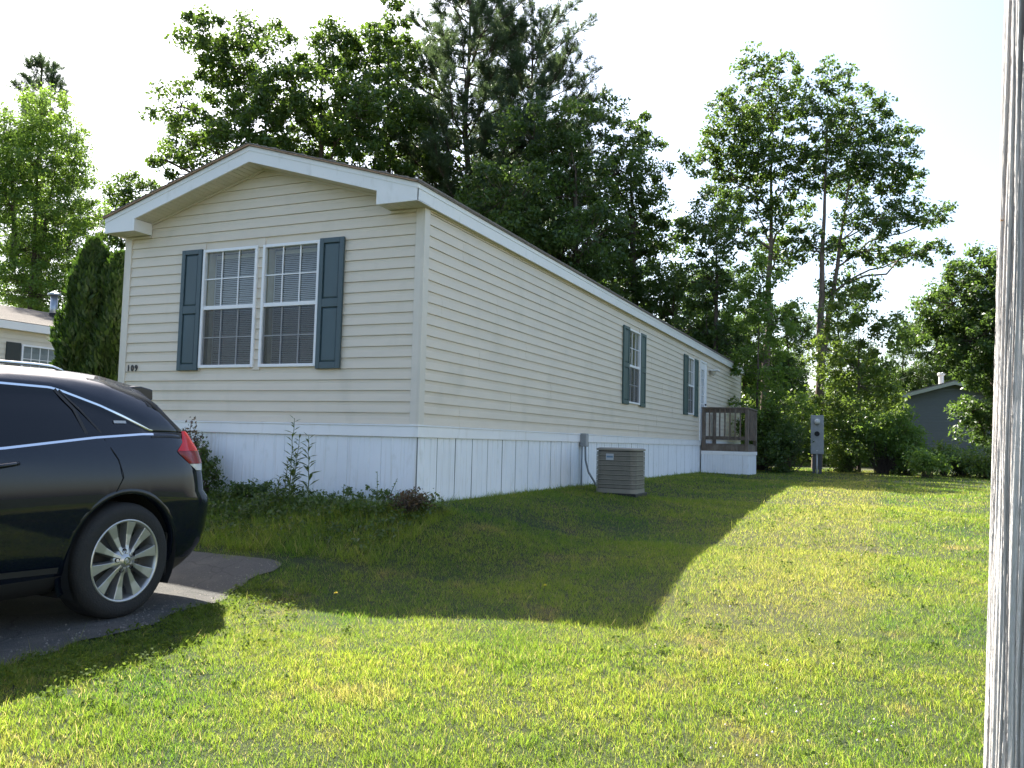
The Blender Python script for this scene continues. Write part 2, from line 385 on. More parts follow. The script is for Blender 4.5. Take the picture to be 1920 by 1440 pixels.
# wall core with openings is built as slabs behind the boards
for a, b in segs(-HW, 0, FW_WIN): front_wall.box(a+0.001, b-0.001, 0.002, 0.10, WZ0, WZ1)
front_wall.box(-HW+0.001, -0.001, 0.002, 0.10, -0.12, WZ0); front_wall.box(-HW+0.001, -0.001, 0.002, 0.10, WZ1, 2.2)
front_wall.add([(-HW, .002, 2.2), (0, .002, 2.2), (cx, .002, 2.84), (-HW, .1, 2.2), (0, .1, 2.2), (cx, .1, 2.84)], [(0, 1, 2), (5, 4, 3), (0, 2, 5, 3), (1, 4, 5, 2), (0, 3, 4, 1)])
fwall = front_wall.build('front_wall', m_siding, home)
for i in range(26):
    z0 = i*C
    if z0 > 2.80: break
    holes = []
    for w0, w1 in FW_WIN:
        if z0+C > WZ0+0.02 and z0 < WZ1-0.02: holes.append((w0+0.012, w1-0.012))
    for a, b in segs(-HW+0.02, -0.02, holes):
        pr = siding_profile(z0)
        r0, r1 = [], []
        for d, z in pr:
            aa, bb = a, b
            if z > 2.22:
                lim = (2.85 - z)/0.293
                aa = max(a, cx-lim); bb = min(b, cx+lim)
                if aa > bb: aa = bb = cx
            r0.append((aa, -d, z)); r1.append((bb, -d, z))
        mb = MB(); mb.loft([r0, r1]); mb.build('siding_board', m_siding, fwall)
swall = MB()
holes = [(a, b, WZ0, WZ1) for a, b in SD_WIN] + [(DOOR[0], DOOR[1], DZ0, DZ1)]
q = 0.0
for a, b, z0, z1 in holes:
    swall.box(-0.10, -0.002, q, a, -0.12, 2.3)
    swall.box(-0.10, -0.002, a, b, -0.12, z0); swall.box(-0.10, -0.002, a, b, z1, 2.3); q = b
swall.box(-0.10, -0.002, q, HL, -0.12, 2.3)
swall.box(-HW, -HW+0.1, 0.1, HL, -0.12, 2.3); swall.box(-HW+.1, -.1, HL-0.1, HL, -0.12, 2.3)
swall.add([(-HW, HL-.05, 2.3), (0, HL-.05, 2.3), (cx, HL-.05, 2.86)], [(0, 2, 1)])
swall.box(-HW+.1, -.1, .1, HL-.1, -.10, -.05)
sw = swall.build('side_wall', m_siding, home)
for i in range(20):
    z0 = i*C; h = C if i < 19 else 0.04
    hs = []
    for a, b, w0, w1 in holes:
        if z0+h > w0+0.02 and z0 < w1-0.02: hs.append((a+0.012, b-0.012))
    st_ = (i//2*1.37+.9) % 3.66
    cuts = [c_ for c_ in np.arange(st_, HL, 3.66)]
    for a, b in segs(0.02, HL-0.02, hs):
        ks = [a]+[c_ for c_ in cuts if a+.2 < c_ < b-.2]+[b]
        for q, (ka, kb) in enumerate(zip(ks[:-1], ks[1:])):        # 12-foot panels, each lapped 25 mm over the last
            pr = siding_profile(z0, h); e_ = .0016*(q % 2); mb = MB(); kb_ = kb+(.025 if q % 2 and kb < b else 0); ka_ = ka-(.025 if q % 2 and ka > a else 0)
            dz_ = [random.uniform(-.0012, .0012) for _ in range(4)]
            mb.loft([[(d+e_, y_, z+w_) for d, z in pr] for y_, w_ in zip(np.linspace(ka_, kb_, 4), dz_)][::-1]); mb.build('siding_board', m_siding, sw)
# corner posts
def corner(x, y, sx, sy, z0, z1):
    w, t = 0.085, 0.022
    mb = MB()
    mb.box(min(x, x-sx*w), max(x, x-sx*w), min(y, y+sy*t), max(y, y+sy*t), z0, z1)
    x1 = x+sx*t; mb.box(min(x, x1), max(x, x1), min(y+sy*t, y-sy*w), max(y+sy*t, y-sy*w), z0, z1)
    mb.build('corner_trim', m_trim, home, bevel=0.004)
corner(0, 0, 1, -1, -0.005, 2.205); corner(-HW, 0, -1, -1, -0.005, 2.205); corner(0, HL, 1, 1, -0.005, 2.205)
MB().box(0.003, 0.02, 0.09, HL-.09, 2.195, 2.215).build('frieze_trim', m_soffit, home)
# band and skirting
MB().box(-HW-0.012, 0.0, -0.030, -0.002, -0.018, -0.0015).build('skirt_lip', m_white, home, bevel=0.003)
MB().box(0.002, 0.030, -0.030, HL, -0.018, -0.0015).build('skirt_lip', m_white, home, bevel=0.003)
MB().box(-HW-0.012, 0.0, -0.022, -0.001, -0.128, -0.0185).build('skirt_band', m_white, home, bevel=0.003)
MB().box(0.001, 0.022, -0.022, HL, -0.128, -0.0185).build('skirt_band', m_white, home, bevel=0.003)
def skirt_profile(w):
    p = [(0.005, 0.0), (0.007, 0.009), (w/3-0.010, 0.010), (w/3-0.003, 0.002), (w/3+0.003, 0.002), (w/3+0.008, 0.010), (2*w/3-0.010, 0.010), (2*w/3-0.003, 0.002), (2*w/3+0.003, 0.002), (2*w/3+0.008, 0.010), (w-0.010, 0.011), (w-0.008, 0.0)]
    return p
sk = MB().box(-HW+.01, -.03, 0.03, 0.05, -1.5, -0.12).box(-.05, -.03, .03, HL, -1.5, -.12).build('skirting', m_dark, home)
pw = 0.4087
for i in range(50):
    a = 0.008 + i*pw
    if a+pw > HL: break
    if 14.0 < a < 15.0: continue
    lean = random.uniform(-0.006, 0.006); out = random.uniform(0, 0.003)
    pr = skirt_profile(pw-0.003); mb = MB()
    r0 = [(d-0.010+out, a+s+lean, -1.25) for s, d in pr] + [(-.028, a+pw-.014+lean, -1.25), (-.028, a+.008+lean, -1.25)]
    r1 = [(d-0.010+out, a+s, -0.129) for s, d in pr] + [(-.028, a+pw-.014, -0.129), (-.028, a+.008, -0.129)]
    mb.loft([r0, r1])
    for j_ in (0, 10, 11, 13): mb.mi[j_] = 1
    mb.build('skirting_panel', [m_skirt, m_shade_grime], sk)
for i in range(10):
    a = -0.01 - (i+1)*pw
    pr = [(.0005, 0.0), (.003, .009)]+skirt_profile(pw-0.0015)[2:-2]+[(pw-.005, .010), (pw-.0025, 0.0)]; mb = MB(); out = random.uniform(0, 0.001)
    r0 = [(a+s, -d*0.6+0.008-out, -1.3) for s, d in pr] + [(a+pw-.002, .012, -1.3), (a, .012, -1.3)]
    r1 = [(x, y, -0.129) for x, y, z in r0]
    mb.loft([r0, r1][::-1]); mb.build('skirting_panel', m_skirt, sk)
# roof: two slabs with overhang, drip edge, fascia, soffit
OF, OS = 0.28, 0.075; TH = 0.02
def roofz(x): return 3.007 - 0.293*abs(x-cx)
rf = MB()
for s in (-1, 1):
    xe = cx + s*(HW/2+OS+0.02)
    p = [(cx, -OF-.02, roofz(cx)+TH), (xe, -OF-.02, roofz(xe)+TH), (xe, HL+OF, roofz(xe)+TH), (cx, HL+OF, roofz(cx)+TH)]
    q = [(a, b, c_-TH+.004) for a, b, c_ in p]
    rf.loft([p, q] if s < 0 else [p[::-1], q[::-1]])
roof = rf.build('roof', m_shingle, home)
for s in (-1, 1):          # shingle course edges along the rake give the ragged brown line
    mb = MB()
    for k in range(17):
        x0 = cx + s*(HW/2+OS+0.022)*k/17; x1 = cx + s*(HW/2+OS+0.026)*(k+1)/17
        dz = random.uniform(.012, .020)
        p = [(x0, -OF-.034, roofz(x0)+TH), (x1, -OF-.034, roofz(x1)+TH), (x1, -OF-.034, roofz(x1)+TH+dz), (x0, -OF-.034, roofz(x0)+TH+.004)]
        r = [(a, HL+OF, c_) for a, b, c_ in p]
        mb.loft([p, r] if s > 0 else [p[::-1], r[::-1]])
    mb.build('shingle_courses', m_shingle, roof)
    mb = MB(); xe = cx+s*(HW/2+OS)
    mb.box(min(xe, xe+s*.012), max(xe, xe+s*.012), -OF-.03, HL+OF, roofz(xe)+.004, roofz(xe)+TH-.002)
    mb.build('drip_edge', m_edge, roof)
    mb = MB()
    p = [(cx, roofz(cx)+.003), (xe, roofz(xe)+.003), (xe, roofz(xe)+TH-.003), (cx, roofz(cx)+TH-.003)]
    mb.loft([[(a, -OF-.030, z) for a, z in p], [(a, -OF-.018, z) for a, z in p]]); mb.build('drip_edge', m_edge, roof)
FH = 0.172
for s in (-1, 1):
    xe = cx+s*(HW/2+OS)
    # rake fascia, two steps: upper strip proud of the lower board
    for (t0, t1, pr_) in ((0.0, 0.05, 0.006), (0.05, FH, 0.0)):
        mb = MB(); p = [(cx, roofz(cx)-t1), (xe, roofz(xe)-t1), (xe, roofz(xe)-t0), (cx, roofz(cx)-t0)]
        mb.loft([[(a, -OF-pr_, z) for a, z in p], [(a, -OF+.02, z) for a, z in p]]); mb.build('rake_fascia', m_fascia, home)
    for (t0, t1, pr_) in ((0.0, 0.05, 0.006), (0.05, FH, 0.0)):
        mb = MB(); z = roofz(xe)
        mb.box(min(xe-s*.02, xe+s*pr_), max(xe-s*.02, xe+s*pr_), -OF+.0005, HL+OF, z-t1, z-t0-.001); mb.build('eave_fascia', m_fascia, home)
    # eave soffit
    MB().box(min(cx+s*(HW/2-.02), xe-s*.021), max(cx+s*(HW/2-.02), xe-s*.021), .001, HL+OF, 2.212, 2.222).build('eave_soffit', m_soffit, home)
    # boxed return at the front corner
    xi = cx + s*(HW/2-0.40)
    mb = MB(); zt = lambda x: roofz(x)-FH+.004
    pts = [(xi, 2.203), (xe, 2.203), (xe, zt(xe)), (xi, zt(xi))]
    if s < 0: pts = pts[::-1]
    mb.loft([[(a, -OF-.003, z) for a, z in pts], [(a, -OF+.015, z) for a, z in pts]])
    mb.box(min(xi, xi+s*.012), max(xi, xi+s*.012), -OF+.0155, -.016, 2.204, soff(xi)-.002)
    mb.build('eave_return', m_fascia, home)
    n = 5; x0 = xi+s*.013; wq = (xe-s*.004-x0)/n
    for k in range(n):
        a, b = x0+wq*k, x0+wq*(k+1)
        MB().box(min(a, b)+.003, max(a, b)-.003, -OF+.016, -.017, 2.206, 2.214).build('soffit_panel', m_soffit, home)
    MB().box(min(x0, xe), max(x0, xe), -OF+.017, -.001, 2.2145, 2.218).build('soffit_backing', m_jamb, home)
    MB().box(min(xi, cx+s*(HW/2-.085)), max(xi, cx+s*(HW/2-.085)), -.030, -.016, 2.176, 2.198).build('soffit_channel', m_trim, home)
    # sloped gable soffit in V-groove panels
    n = 26; L = HW/2-.40
    for k in range(n):
        a, b = cx+s*L*k/n, cx+s*L*(k+1)/n; a += s*.003; b -= s*.003
        p = [(a, soff(a)), (b, soff(b)), (b, soff(b)+.008), (a, soff(a)+.008)]
        if s < 0: p = p[::-1]
        MB().loft([[(x, -OF+.0205, z) for x, z in p], [(x, -.001, z) for x, z in p]]).build('soffit_panel', m_soffit, home)
    p = [(cx, soff(cx)+.009), (xi, soff(xi)+.009), (xi, soff(xi)+.014), (cx, soff(cx)+.014)]
    if s < 0: p = p[::-1]
    MB().loft([[(x, -OF+.021, z) for x, z in p], [(x, -.0005, z) for x, z in p]]).build('soffit_backing', m_jamb, home)
    p = [(cx, soff(cx)-.001), (xi, soff(xi)-.001), (xi, soff(xi)-.022), (cx, soff(cx)-.022)]
    if s > 0: p = p[::-1]
    MB().loft([[(x, -.030, z) for x, z in p], [(x, -.014, z) for x, z in p]]).build('gable_channel', m_trim, home)

# windows: built in local (u along wall, d outward, z), mapped by tr
def window(u0, u1, z0, z1, tr, grid=True):
    def bx(mb, ua, ub, da, db, za, zb):
        c8 = [tr(u, d) + (z,) for z in (za, zb) for u, d in ((ua, da), (ub, da), (ub, db), (ua, db))]
        mb.add(c8, [(0, 3, 2, 1), (4, 5, 6, 7), (0, 1, 5, 4), (1, 2, 6, 5), (2, 3, 7, 6), (3, 0, 4, 7)])
    w = u1-u0; zm = z0 + (z1-z0)*0.505; fr = 0.034
    f = MB(); bx(f, u0, u0+fr, -.02, .032, z0, z1); bx(f, u1-fr, u1, -.02, .032, z0, z1)
    bx(f, u0+fr, u1-fr, -.02, .032, z0, z0+fr); bx(f, u0+fr, u1-fr, -.02, .032, z1-fr, z1)
    wf = f.build('window', m_winframe, home, bevel=0.004)
    b = MB(); bx(b, u0+fr, u1-fr, -.018, .022, zm-.022, zm+.022); b.build('meeting_rail', m_winframe, wf, bevel=.003)
    def sash(za, zb, d0, mtl):
        mm = 0.013
        for k in (1, 2):
            q = MB(); uc = u0+fr+(w-2*fr)*k/3; bx(q, uc-mm/2, uc+mm/2, d0-.006, d0+.006, za, zb); q.build('muntin', mtl, wf)
        q = MB(); zc = (za+zb)/2; bx(q, u0+fr, u1-fr, d0-.0055, d0+.0065, zc-mm/2, zc+mm/2); q.build('muntin', mtl, wf)
    sash(zm+.022, z1-fr, 0.006, m_winframe); sash(z0+fr, zm-.022, -0.012, m_winframe)
    q = MB(); q.add([tr(u0+fr, -.003)+(zm+.022,), tr(u1-fr, -.003)+(zm+.022,), tr(u1-fr, -.003)+(z1-fr,), tr(u0+fr, -.003)+(z1-fr,)], [(0, 1, 2, 3)]); q.build('pane', m_glass, wf)
    q = MB(); q.add([tr(u0+fr, -.023)+(z0+fr,), tr(u1-fr, -.023)+(z0+fr,), tr(u1-fr, -.023)+(zm-.022,), tr(u0+fr, -.023)+(zm-.022,)], [(0, 1, 2, 3)]); q.build('pane', m_glass, wf)
    q = MB(); q.add([tr(u0+fr, .012)+(z0+fr,), tr(u1-fr, .012)+(z0+fr,), tr(u1-fr, .012)+(zm-.022,), tr(u0+fr, .012)+(zm-.022,)], [(0, 1, 2, 3)]); q.build('insect_screen', m_screen, wf)
    j = MB(); D = -.17
    bx(j, u0, u0+.016, D, -.021, z0, z1); bx(j, u1-.016, u1, D, -.021, z0, z1); bx(j, u0+.016, u1-.016, D, -.021, z0, z0+.016); bx(j, u0+.016, u1-.016, D, -.021, z1-.016, z1)
    j.build('jamb', m_jamb, wf)
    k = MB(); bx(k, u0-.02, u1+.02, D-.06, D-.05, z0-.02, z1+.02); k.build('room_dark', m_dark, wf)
    bl = MB(); zz = z0+.03; tl = random.uniform(.0075, .0105)
    bx(bl, u0+.02, u1-.02, D-.012, D+.012, z1-.075, z1-.03)
    while zz < z1-.08:
        a = tr(u0+.024, D-.010); b_ = tr(u1-.024, D-.010); c_ = tr(u1-.024, D+.010); d_ = tr(u0+.024, D+.010)
        j1, j2 = random.gauss(0, .0011), random.gauss(0, .0011); bl.add([a+(zz+tl+j1,), b_+(zz+tl+j2,), c_+(zz-tl+j2,), d_+(zz-tl+j1,)], [(0, 1, 2, 3)]); zz += .0215
    for uu in (u0+.022, u1-.026): bx(bl, uu, uu+.010, D+.011, D+.016, z0+.02, z1-.03)
    bl.build('blind', m_blind, wf)
    return wf
tr_f = lambda u, d: (u, -d)
tr_s = lambda u, d: (d, u)
def shutter(u0, u1, z0, z1, tr, mtl):
    def bx(mb, ua, ub, da, db, za, zb):
        c8 = [tr(u, d)+(z,) for z in (za, zb) for u, d in ((ua, da), (ub, da), (ub, db), (ua, db))]
        mb.add(c8, [(0, 3, 2, 1), (4, 5, 6, 7), (0, 1, 5, 4), (1, 2, 6, 5), (2, 3, 7, 6), (3, 0, 4, 7)])
    st = 0.052; zm = z0+(z1-z0)*.5; b = 0.016; f = MB()
    bx(f, u0, u0+st, b, b+.030, z0, z1); bx(f, u1-st, u1, b, b+.030, z0, z1)
    for za, zb in ((z0, z0+.07), (zm-.045, zm+.045), (z1-.055, z1)): bx(f, u0+st, u1-st, b, b+.0295, za, zb)
    sh = f.build('shutter', mtl, home, bevel=.004)
    for za, zb in ((z0+.07, zm-.045), (zm+.045, z1-.055)):
        mb = MB(); i = .022
        r0 = [tr(u, b+.010)+(z,) for u, z in ((u0+st, za), (u1-st, za), (u1-st, zb), (u0+st, zb))]
        r1 = [tr(u, b+.012)+(z,) for u, z in ((u0+st+.006, za+.006), (u1-st-.006, za+.006), (u1-st-.006, zb-.006), (u0+st+.006, zb-.006))]
        r2 = [tr(u, b+.021)+(z,) for u, z in ((u0+st+i, za+i), (u1-st-i, za+i), (u1-st-i, zb-i), (u0+st+i, zb-i))]
        mb.loft([r0, r1, r2]); mb.build('shutter_panel', mtl, sh)
for a, b in FW_WIN: window(a, b, WZ0, WZ1, tr_f)
SZ0, SZ1 = 0.573, 1.976
shutter(-3.212, -2.910, SZ0, SZ1, tr_f, m_shutter); shutter(-1.256, -0.945, SZ0, SZ1, tr_f, m_shutter)
for a, b in SD_WIN: window(a, b, WZ0, WZ1, tr_s)
for a, b in ((7.05, 7.415), (8.215, 8.56), (11.97, 12.385), (13.125, 13.55)): shutter(a, b, SZ0, SZ1, tr_s, m_shutter2)
# front door on the long side
df = MB(); df.box(-.03, .035, DOOR[0], DOOR[0]+.06, DZ0, DZ1).box(-.03, .035, DOOR[1]-.04, DOOR[1], DZ0, DZ1).box(-.03, .035, DOOR[0]+.06, DOOR[1]-.04, DZ1-.05, DZ1)
door = df.build('door_frame', m_winframe, home, bevel=.004)
d0, d1 = DOOR[0]+.06, DOOR[1]-.04
leaf = MB().box(-.025, .012, d0, d0+.13, DZ0, DZ1-.05).box(-.025, .012, d1-.13, d1, DZ0, DZ1-.05).box(-.025, .012, d0+.13, d1-.13, DZ0, .72).box(-.025, .012, d0+.13, d1-.13, 1.80, DZ1-.05)
leaf.build('door_leaf', m_winframe, door, bevel=.003)
MB().add([(-.01, d0+.13, .72), (-.01, d1-.13, .72), (-.01, d1-.13, 1.80), (-.01, d0+.13, 1.80)], [(0, 1, 2, 3)]).build('door_pane', m_glass, door)
MB().box(-.05, -.04, d0+.13, d1-.13, .72, 1.80).build('door_curtain', mat('pale_curtain', (.55, .58, .62), .8, .1, 12), door)
for k in (1, 2):
    yy = d0+.13+(d1-d0-.26)*k/3; MB().box(-.007, .004, yy-.008, yy+.008, .72, 1.80).build('door_muntin', m_winframe, door)
for k in range(1, 5):
    zz = .72+1.08*k/5; MB().box(-.0065, .0045, d0+.13, d1-.13, zz-.008, zz+.008).build('door_muntin', m_winframe, door)
MB().lathe([(.001, .05), (.022, .048), (.028, .035), (.012, .018), (.026, .012), (.001, .0118)], (0, d1-.06, .92), 'x', 12).build('door_knob', m_numeral, door, smooth=True)
# porch light by the door
pl = MB().box(.016, .03, 15.10, 15.24, 1.74, 1.90).build('porch_light', m_trim, home, bevel=.004)
MB().box(.03, .26, 15.02, 15.30, 1.845, 1.875).build('lamp_hood', m_white, pl, bevel=.01)
MB().lathe([(.02, .02), (.055, .05), (.085, .12), (.07, .15), (.001, .152)], (.10, 15.16, 1.70), 'z', 14).build('lamp_globe', mat('frosted_lamp', (.5, .48, .42), .3), pl, smooth=True)
# house number
def digit(ch, x, z, h):
    cu = bpy.data.curves.new('t', 'FONT'); cu.body = ch; cu.size = h*1.42; cu.extrude = .0035; cu.offset = 0.0022
    o = bpy.data.objects.new('t', cu); COL.objects.link(o)
    dg = bpy.context.evaluated_depsgraph_get(); me = bpy.data.meshes.new_from_object(o.evaluated_get(dg))
    bpy.data.objects.remove(o)
    mb = MB(); xs = [v.co.x for v in me.vertices]; x0 = min(xs); sc = 0.86
    mb.add([(x+(v.co.x-x0)*sc, -.020-v.co.z, z+v.co.y) for v in me.vertices], [tuple(p.vertices) for p in me.polygons])
    return mb
hn = digit('1', -4.006, .578, .072).build('house_number', m_numeral, home)
digit('0', -3.957, .578, .072).build('numeral', m_numeral, hn); digit('9', -3.894, .578, .072).build('numeral', m_numeral, hn)

# ------------------------------------------------------------------ deck landing by the door
deck = thing('deck_landing', 'weathered brown wooden landing with railings outside the side door', 'deck', (.6, 14.7, float(g(.6, 14.7))))
DY0, DY1, DX0, DX1 = 14.0, 15.5, .045, 1.19
def dbox(n, *a, mtl=m_deck, bev=.004, par=deck): return MB().box(*a).build(n, mtl, par, bevel=bev)
for (x, y) in ((DX0, DY0), (DX1-.09, DY0), (DX1-.09, DY1-.09), (DX0, DY1-.09)):
    dbox('post', x, x+.088, y, y+.088, -.25, .80)
dbox('rim_board', DX0+.0885, DX1-.0905, DY0+.02, DY0+.058, -.255, -.10); dbox('rim_board', DX1-.058, DX1-.02, DY0+.089, DY1-.091, -.255, -.10)
for k in range(10):
    a = DY0+.06+k*(DY1-DY0-.06)/10; dbox('floor_board', .03, DX1-.06, a, a+.135, -.098, -.07)
dbox('top_rail', DX0-.01, DX1+.01, DY0-.012, DY0+.1, .802, .838)
dbox('rail', DX0+.089, DX1-.091, DY0+.028, DY0+.066, .70, .80); dbox('rail', DX0+.089, DX1-.091, DY0+.028, DY0+.066, .025, .115)
for k in range(7):
    x = .235 + k*.126; dbox('baluster', x-.017, x+.017, DY0-.006, DY0+.027, .03, .79)
dbox('top_rail', DX1-.10, DX1+.012, DY0+.101, DY1+.01, .802, .838)
dbox('rail', DX1-.062, DX1-.026, DY0+.089, DY1-.091, .70, .80); dbox('rail', DX1-.062, DX1-.026, DY0+.089, DY1-.091, .025, .115)
for k in range(9):
    y = DY0+.17+k*.137; dbox('baluster', DX1-.025, DX1+.008, y-.018, y+.018, .03, .79)
# white skirting round the landing
for k in range(9):
    a = .035+k*.127; pr = [(0, 0), (.004, .006), (.058, .007), (.0635, .002), (.069, .007), (.122, .006), (.126, 0)]
    MB().loft([[(a+s, DY0+.012-d, z) for s, d in pr]+[(a+.126, DY0+.025, z), (a, DY0+.025, z)] for z in (-1.2, -.345)][::-1]).build('skirt_panel', m_skirt, deck)
dbox('skirt_band', .03, DX1-.008, DY0-.004, DY0+.018, -.345, -.256, mtl=m_white)
for k in range(11):
    a = DY0+.03+k*.13; pr = [(0, 0), (.004, .006), (.06, .007), (.065, .002), (.07, .007), (.125, .006), (.129, 0)]
    MB().loft([[(DX1-.018+d, a+s, z) for s, d in pr]+[(DX1-.03, a+.129, z), (DX1-.03, a, z)] for z in (-1.2, -.345)]).build('skirt_panel', m_skirt, deck)
dbox('skirt_band', DX1-.007, DX1+.006, DY0-.003, DY1, -.345, -.256, mtl=m_white)

# ------------------------------------------------------------------ air conditioner, disconnect box
acx, acy, acs = .80, 4.42, .295
acg = float(g(acx, acy))-.07
ac = thing('air_conditioner', 'square beige-grey outdoor air conditioner with louvred sides on the grass', 'air conditioner', (acx, acy, acg))
def rring(hs, r, z, n=6):
    out = []
    for qx, qy, a0 in ((1, 1, 0), (-1, 1, 90), (-1, -1, 180), (1, -1, 270)):
        for k in range(n+1):
            a = math.radians(a0+90*k/n); out.append((acx+qx*(hs-r)+r*math.cos(a), acy+qy*(hs-r)+r*math.sin(a), z))
    return out
b0 = acg+.055
MB().box(acx-.31, acx+.31, acy-.31, acy+.31, acg-.06, acg+.095).build('pad', m_black, ac, bevel=.01)
MB().loft([rring(acs-.02, .08, b0+.05), rring(acs-.02, .08, b0+.645)]).build('coil', m_acdark, ac)
MB().loft([rring(acs, .09, b0+.041), rring(acs, .09, b0+.10)]).build('base_pan', m_ac, ac)
MB().loft([rring(acs+.004, .09, b0+.635), rring(acs+.006, .09, b0+.66), rring(acs-.03, .08, b0+.675)]).build('top_cover', m_ac, ac)
gr = MB(); NB = 8; zt0, zt1 = b0+.10, b0+.635; dz = (zt1-zt0)/NB
for k in range(1, NB): gr.loft([rring(acs, .09, zt0+k*dz-.007), rring(acs, .09, zt0+k*dz+.007)])
rgrid = rring(acs-.003, .09, 0, 8); per = []
for i in range(len(rgrid)):
    a = np.array(rgrid[i]); b = np.array(rgrid[(i+1) % len(rgrid)]); L_ = np.linalg.norm(b-a); n = max(1, int(round(L_/.016)))
    for q in range(n): per.append((a+(b-a)*q/n, (b-a)/L_))
for i, (p, d) in enumerate(per):
    nrm = np.array([d[1], -d[0], 0]); w = .0060
    for k in range(NB):
        za, zb = zt0+k*dz+.010, zt0+(k+1)*dz-.015
        q = [p-d*w, p+d*w]
        gr.add([(q[0][0], q[0][1], za), (q[1][0], q[1][1], za), (q[1][0], q[1][1], zb), (q[0][0], q[0][1], zb)], [(0, 1, 2, 3)])
gr.build('louvre_grille', m_ac, ac)
bd = MB(); yb = acy-acs-.004; bd.box(acx-.13, acx-.02, yb-.006, yb, b0+.50, b0+.59)
bdo = bd.build('badge', mat('pale_badge', (.42, .46, .50), .4), ac)
MB().box(acx-.12, acx-.03, yb-.008, yb-.0062, b0+.535, b0+.56).build('badge_stripe', mat('badge_blue', (.13, .22, .33), .4), bdo)
eb = thing('disconnect_box', 'small grey electrical disconnect box on the white skirting band', 'electrical box', (.06, 4.9, -.2))
MB().box(.023, .115, 4.84, 4.97, -.195, .005).build('box', m_grey, eb, bevel=.006)
MB().box(.1155, .122, 4.85, 4.96, -.185, -.02).build('cover', mat('pale_grey_cover', (.36, .37, .37), .5), eb, bevel=.004)
MB().tube([(.05, 4.87, -.19), (.045, 4.87, -.5), (.045, 4.87, -.95)], .013, 8).build('conduit', m_grey, eb, smooth=True)
MB().tube([(.08, 4.93, -.19), (.085, 4.94, -.40), (.12, 4.98, -.58), (.20, 5.02, -.72), (.27, 5.03, -.85), (.34, 4.98, -.90)], .016, 8).build('cable', m_grey, eb, smooth=True)

# ------------------------------------------------------------------ meter pedestal
ppx, ppy = 2.56, 17.1; pz = float(g(ppx, ppy))
pd = thing('meter_pedestal', 'grey electric meter pedestal standing at the far edge of the lawn', 'meter box', (ppx, ppy, pz))
pb = MB().box(ppx-.165, ppx+.165, ppy, ppy+.16, -.28, .78).build('cabinet', m_grey, pd, bevel=.008)
MB().box(ppx-.15, ppx+.15, ppy-.008, ppy-.0005, -.25, .04).build('breaker_cover', m_grey, pb, bevel=.004)
MB().lathe([(.085, -.0005), (.085, -.03), (.07, -.045), (.07, -.09), (.055, -.115), (.001, -.118)], (ppx, ppy, .60), 'y', 18).build('meter', mat('meter_glass', (.5, .5, .46), .15), pb, smooth=True)
MB().lathe([(.092, -.012), (.092, -.03), (.074, -.03), (.074, -.014), (.001, -.013)], (ppx, ppy, .27), 'y', 18).build('empty_socket', m_grey, pb)
MB().lathe([(.07, -.0145), (.001, -.0146)], (ppx, ppy, .27), 'y', 18).build('socket_plate', m_dark, pb)
MB().box(ppx-.02, ppx+.02, ppy-.014, ppy-.0085, -.20, -.175).build('latch', mat('bright_latch', (.5, .5, .5), .4), pb)
dkp = mat('dark_post', (.06, .06, .065), .7)
MB().box(ppx-.125, ppx-.045, ppy+.03, ppy+.12, pz-.2, -.281).build('post', dkp, pd); MB().box(ppx+.035, ppx+.115, ppy+.03, ppy+.12, pz-.2, -.281).build('post', dkp, pd)
MB().tube([(ppx-.004, ppy+.05, pz-.1), (ppx-.004, ppy+.05, -.281)], .024, 10).build('conduit', mat('pale_conduit', (.42, .42, .41), .5), pd, smooth=True)

# ------------------------------------------------------------------ utility pole
b_ = at(1858, 1440, 2.5); t_ = at(1890, 0, 2.5); ax = (t_-b_)/np.linalg.norm(t_-b_)
gz = float(g(b_[0], b_[1])); rad = .145
def pole_pt(z): return b_ + ax*((z-b_[2])/ax[2])
side = RT.copy(); side -= ax*(side@ax); side /= np.linalg.norm(side)
up = thing('utility_pole', 'weathered pale grey wooden utility pole cut off by the right edge', 'utility pole', tuple(pole_pt(gz)+side*rad))
N = 440; hs = np.concatenate([np.linspace(gz-.5, 2.2, 150), np.linspace(2.4, 8.5, 24)])
rs = np.random.default_rng(5)
# checks: long grooves that run up the pole, each at its own angle
grooves = [(rs.uniform(0, 2*math.pi), rs.uniform(gz-1, 3), rs.uniform(.2, 1.3), rs.uniform(.012, .032), rs.uniform(.003, .010)) for _ in range(420)]
ang = np.linspace(0, 2*math.pi, N, endpoint=False); rings = []; gdl = []
e1 = side; e2 = np.cross(ax, side)
for h in hs:
    gd = np.zeros(N); r = np.full(N, rad - .0035*(h-gz)) + .0016*np.sin(ang*31+h*2) + .0012*np.sin(ang*53-h*3.1)
    for a0, h0, hl, aw, dp in grooves:
        t = (h-h0)/hl
        if -1 < t < 1:
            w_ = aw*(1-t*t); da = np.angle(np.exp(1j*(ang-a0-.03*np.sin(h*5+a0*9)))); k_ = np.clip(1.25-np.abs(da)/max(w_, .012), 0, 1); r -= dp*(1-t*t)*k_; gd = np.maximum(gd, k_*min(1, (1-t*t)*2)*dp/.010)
    gdl.append(gd); c0 = pole_pt(h)+side*rad
    rings.append(c0[None] + r[:, None]*(np.cos(ang)[:, None]*e1[None]+np.sin(ang)[:, None]*e2[None]))
Vp = np.concatenate(rings); fp = []
for i in range(len(hs)-1):
    j = np.arange(N); fp.append(np.stack([i*N+j, i*N+(j+1) % N, (i+1)*N+(j+1) % N, (i+1)*N+j], 1))
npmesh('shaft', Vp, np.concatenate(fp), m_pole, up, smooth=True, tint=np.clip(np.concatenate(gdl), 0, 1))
pk = pole_pt(.55)+side*.012
MB().tube([pk-side*.012, pk-side*.020], .003, 6).build('nail', m_edge, up)

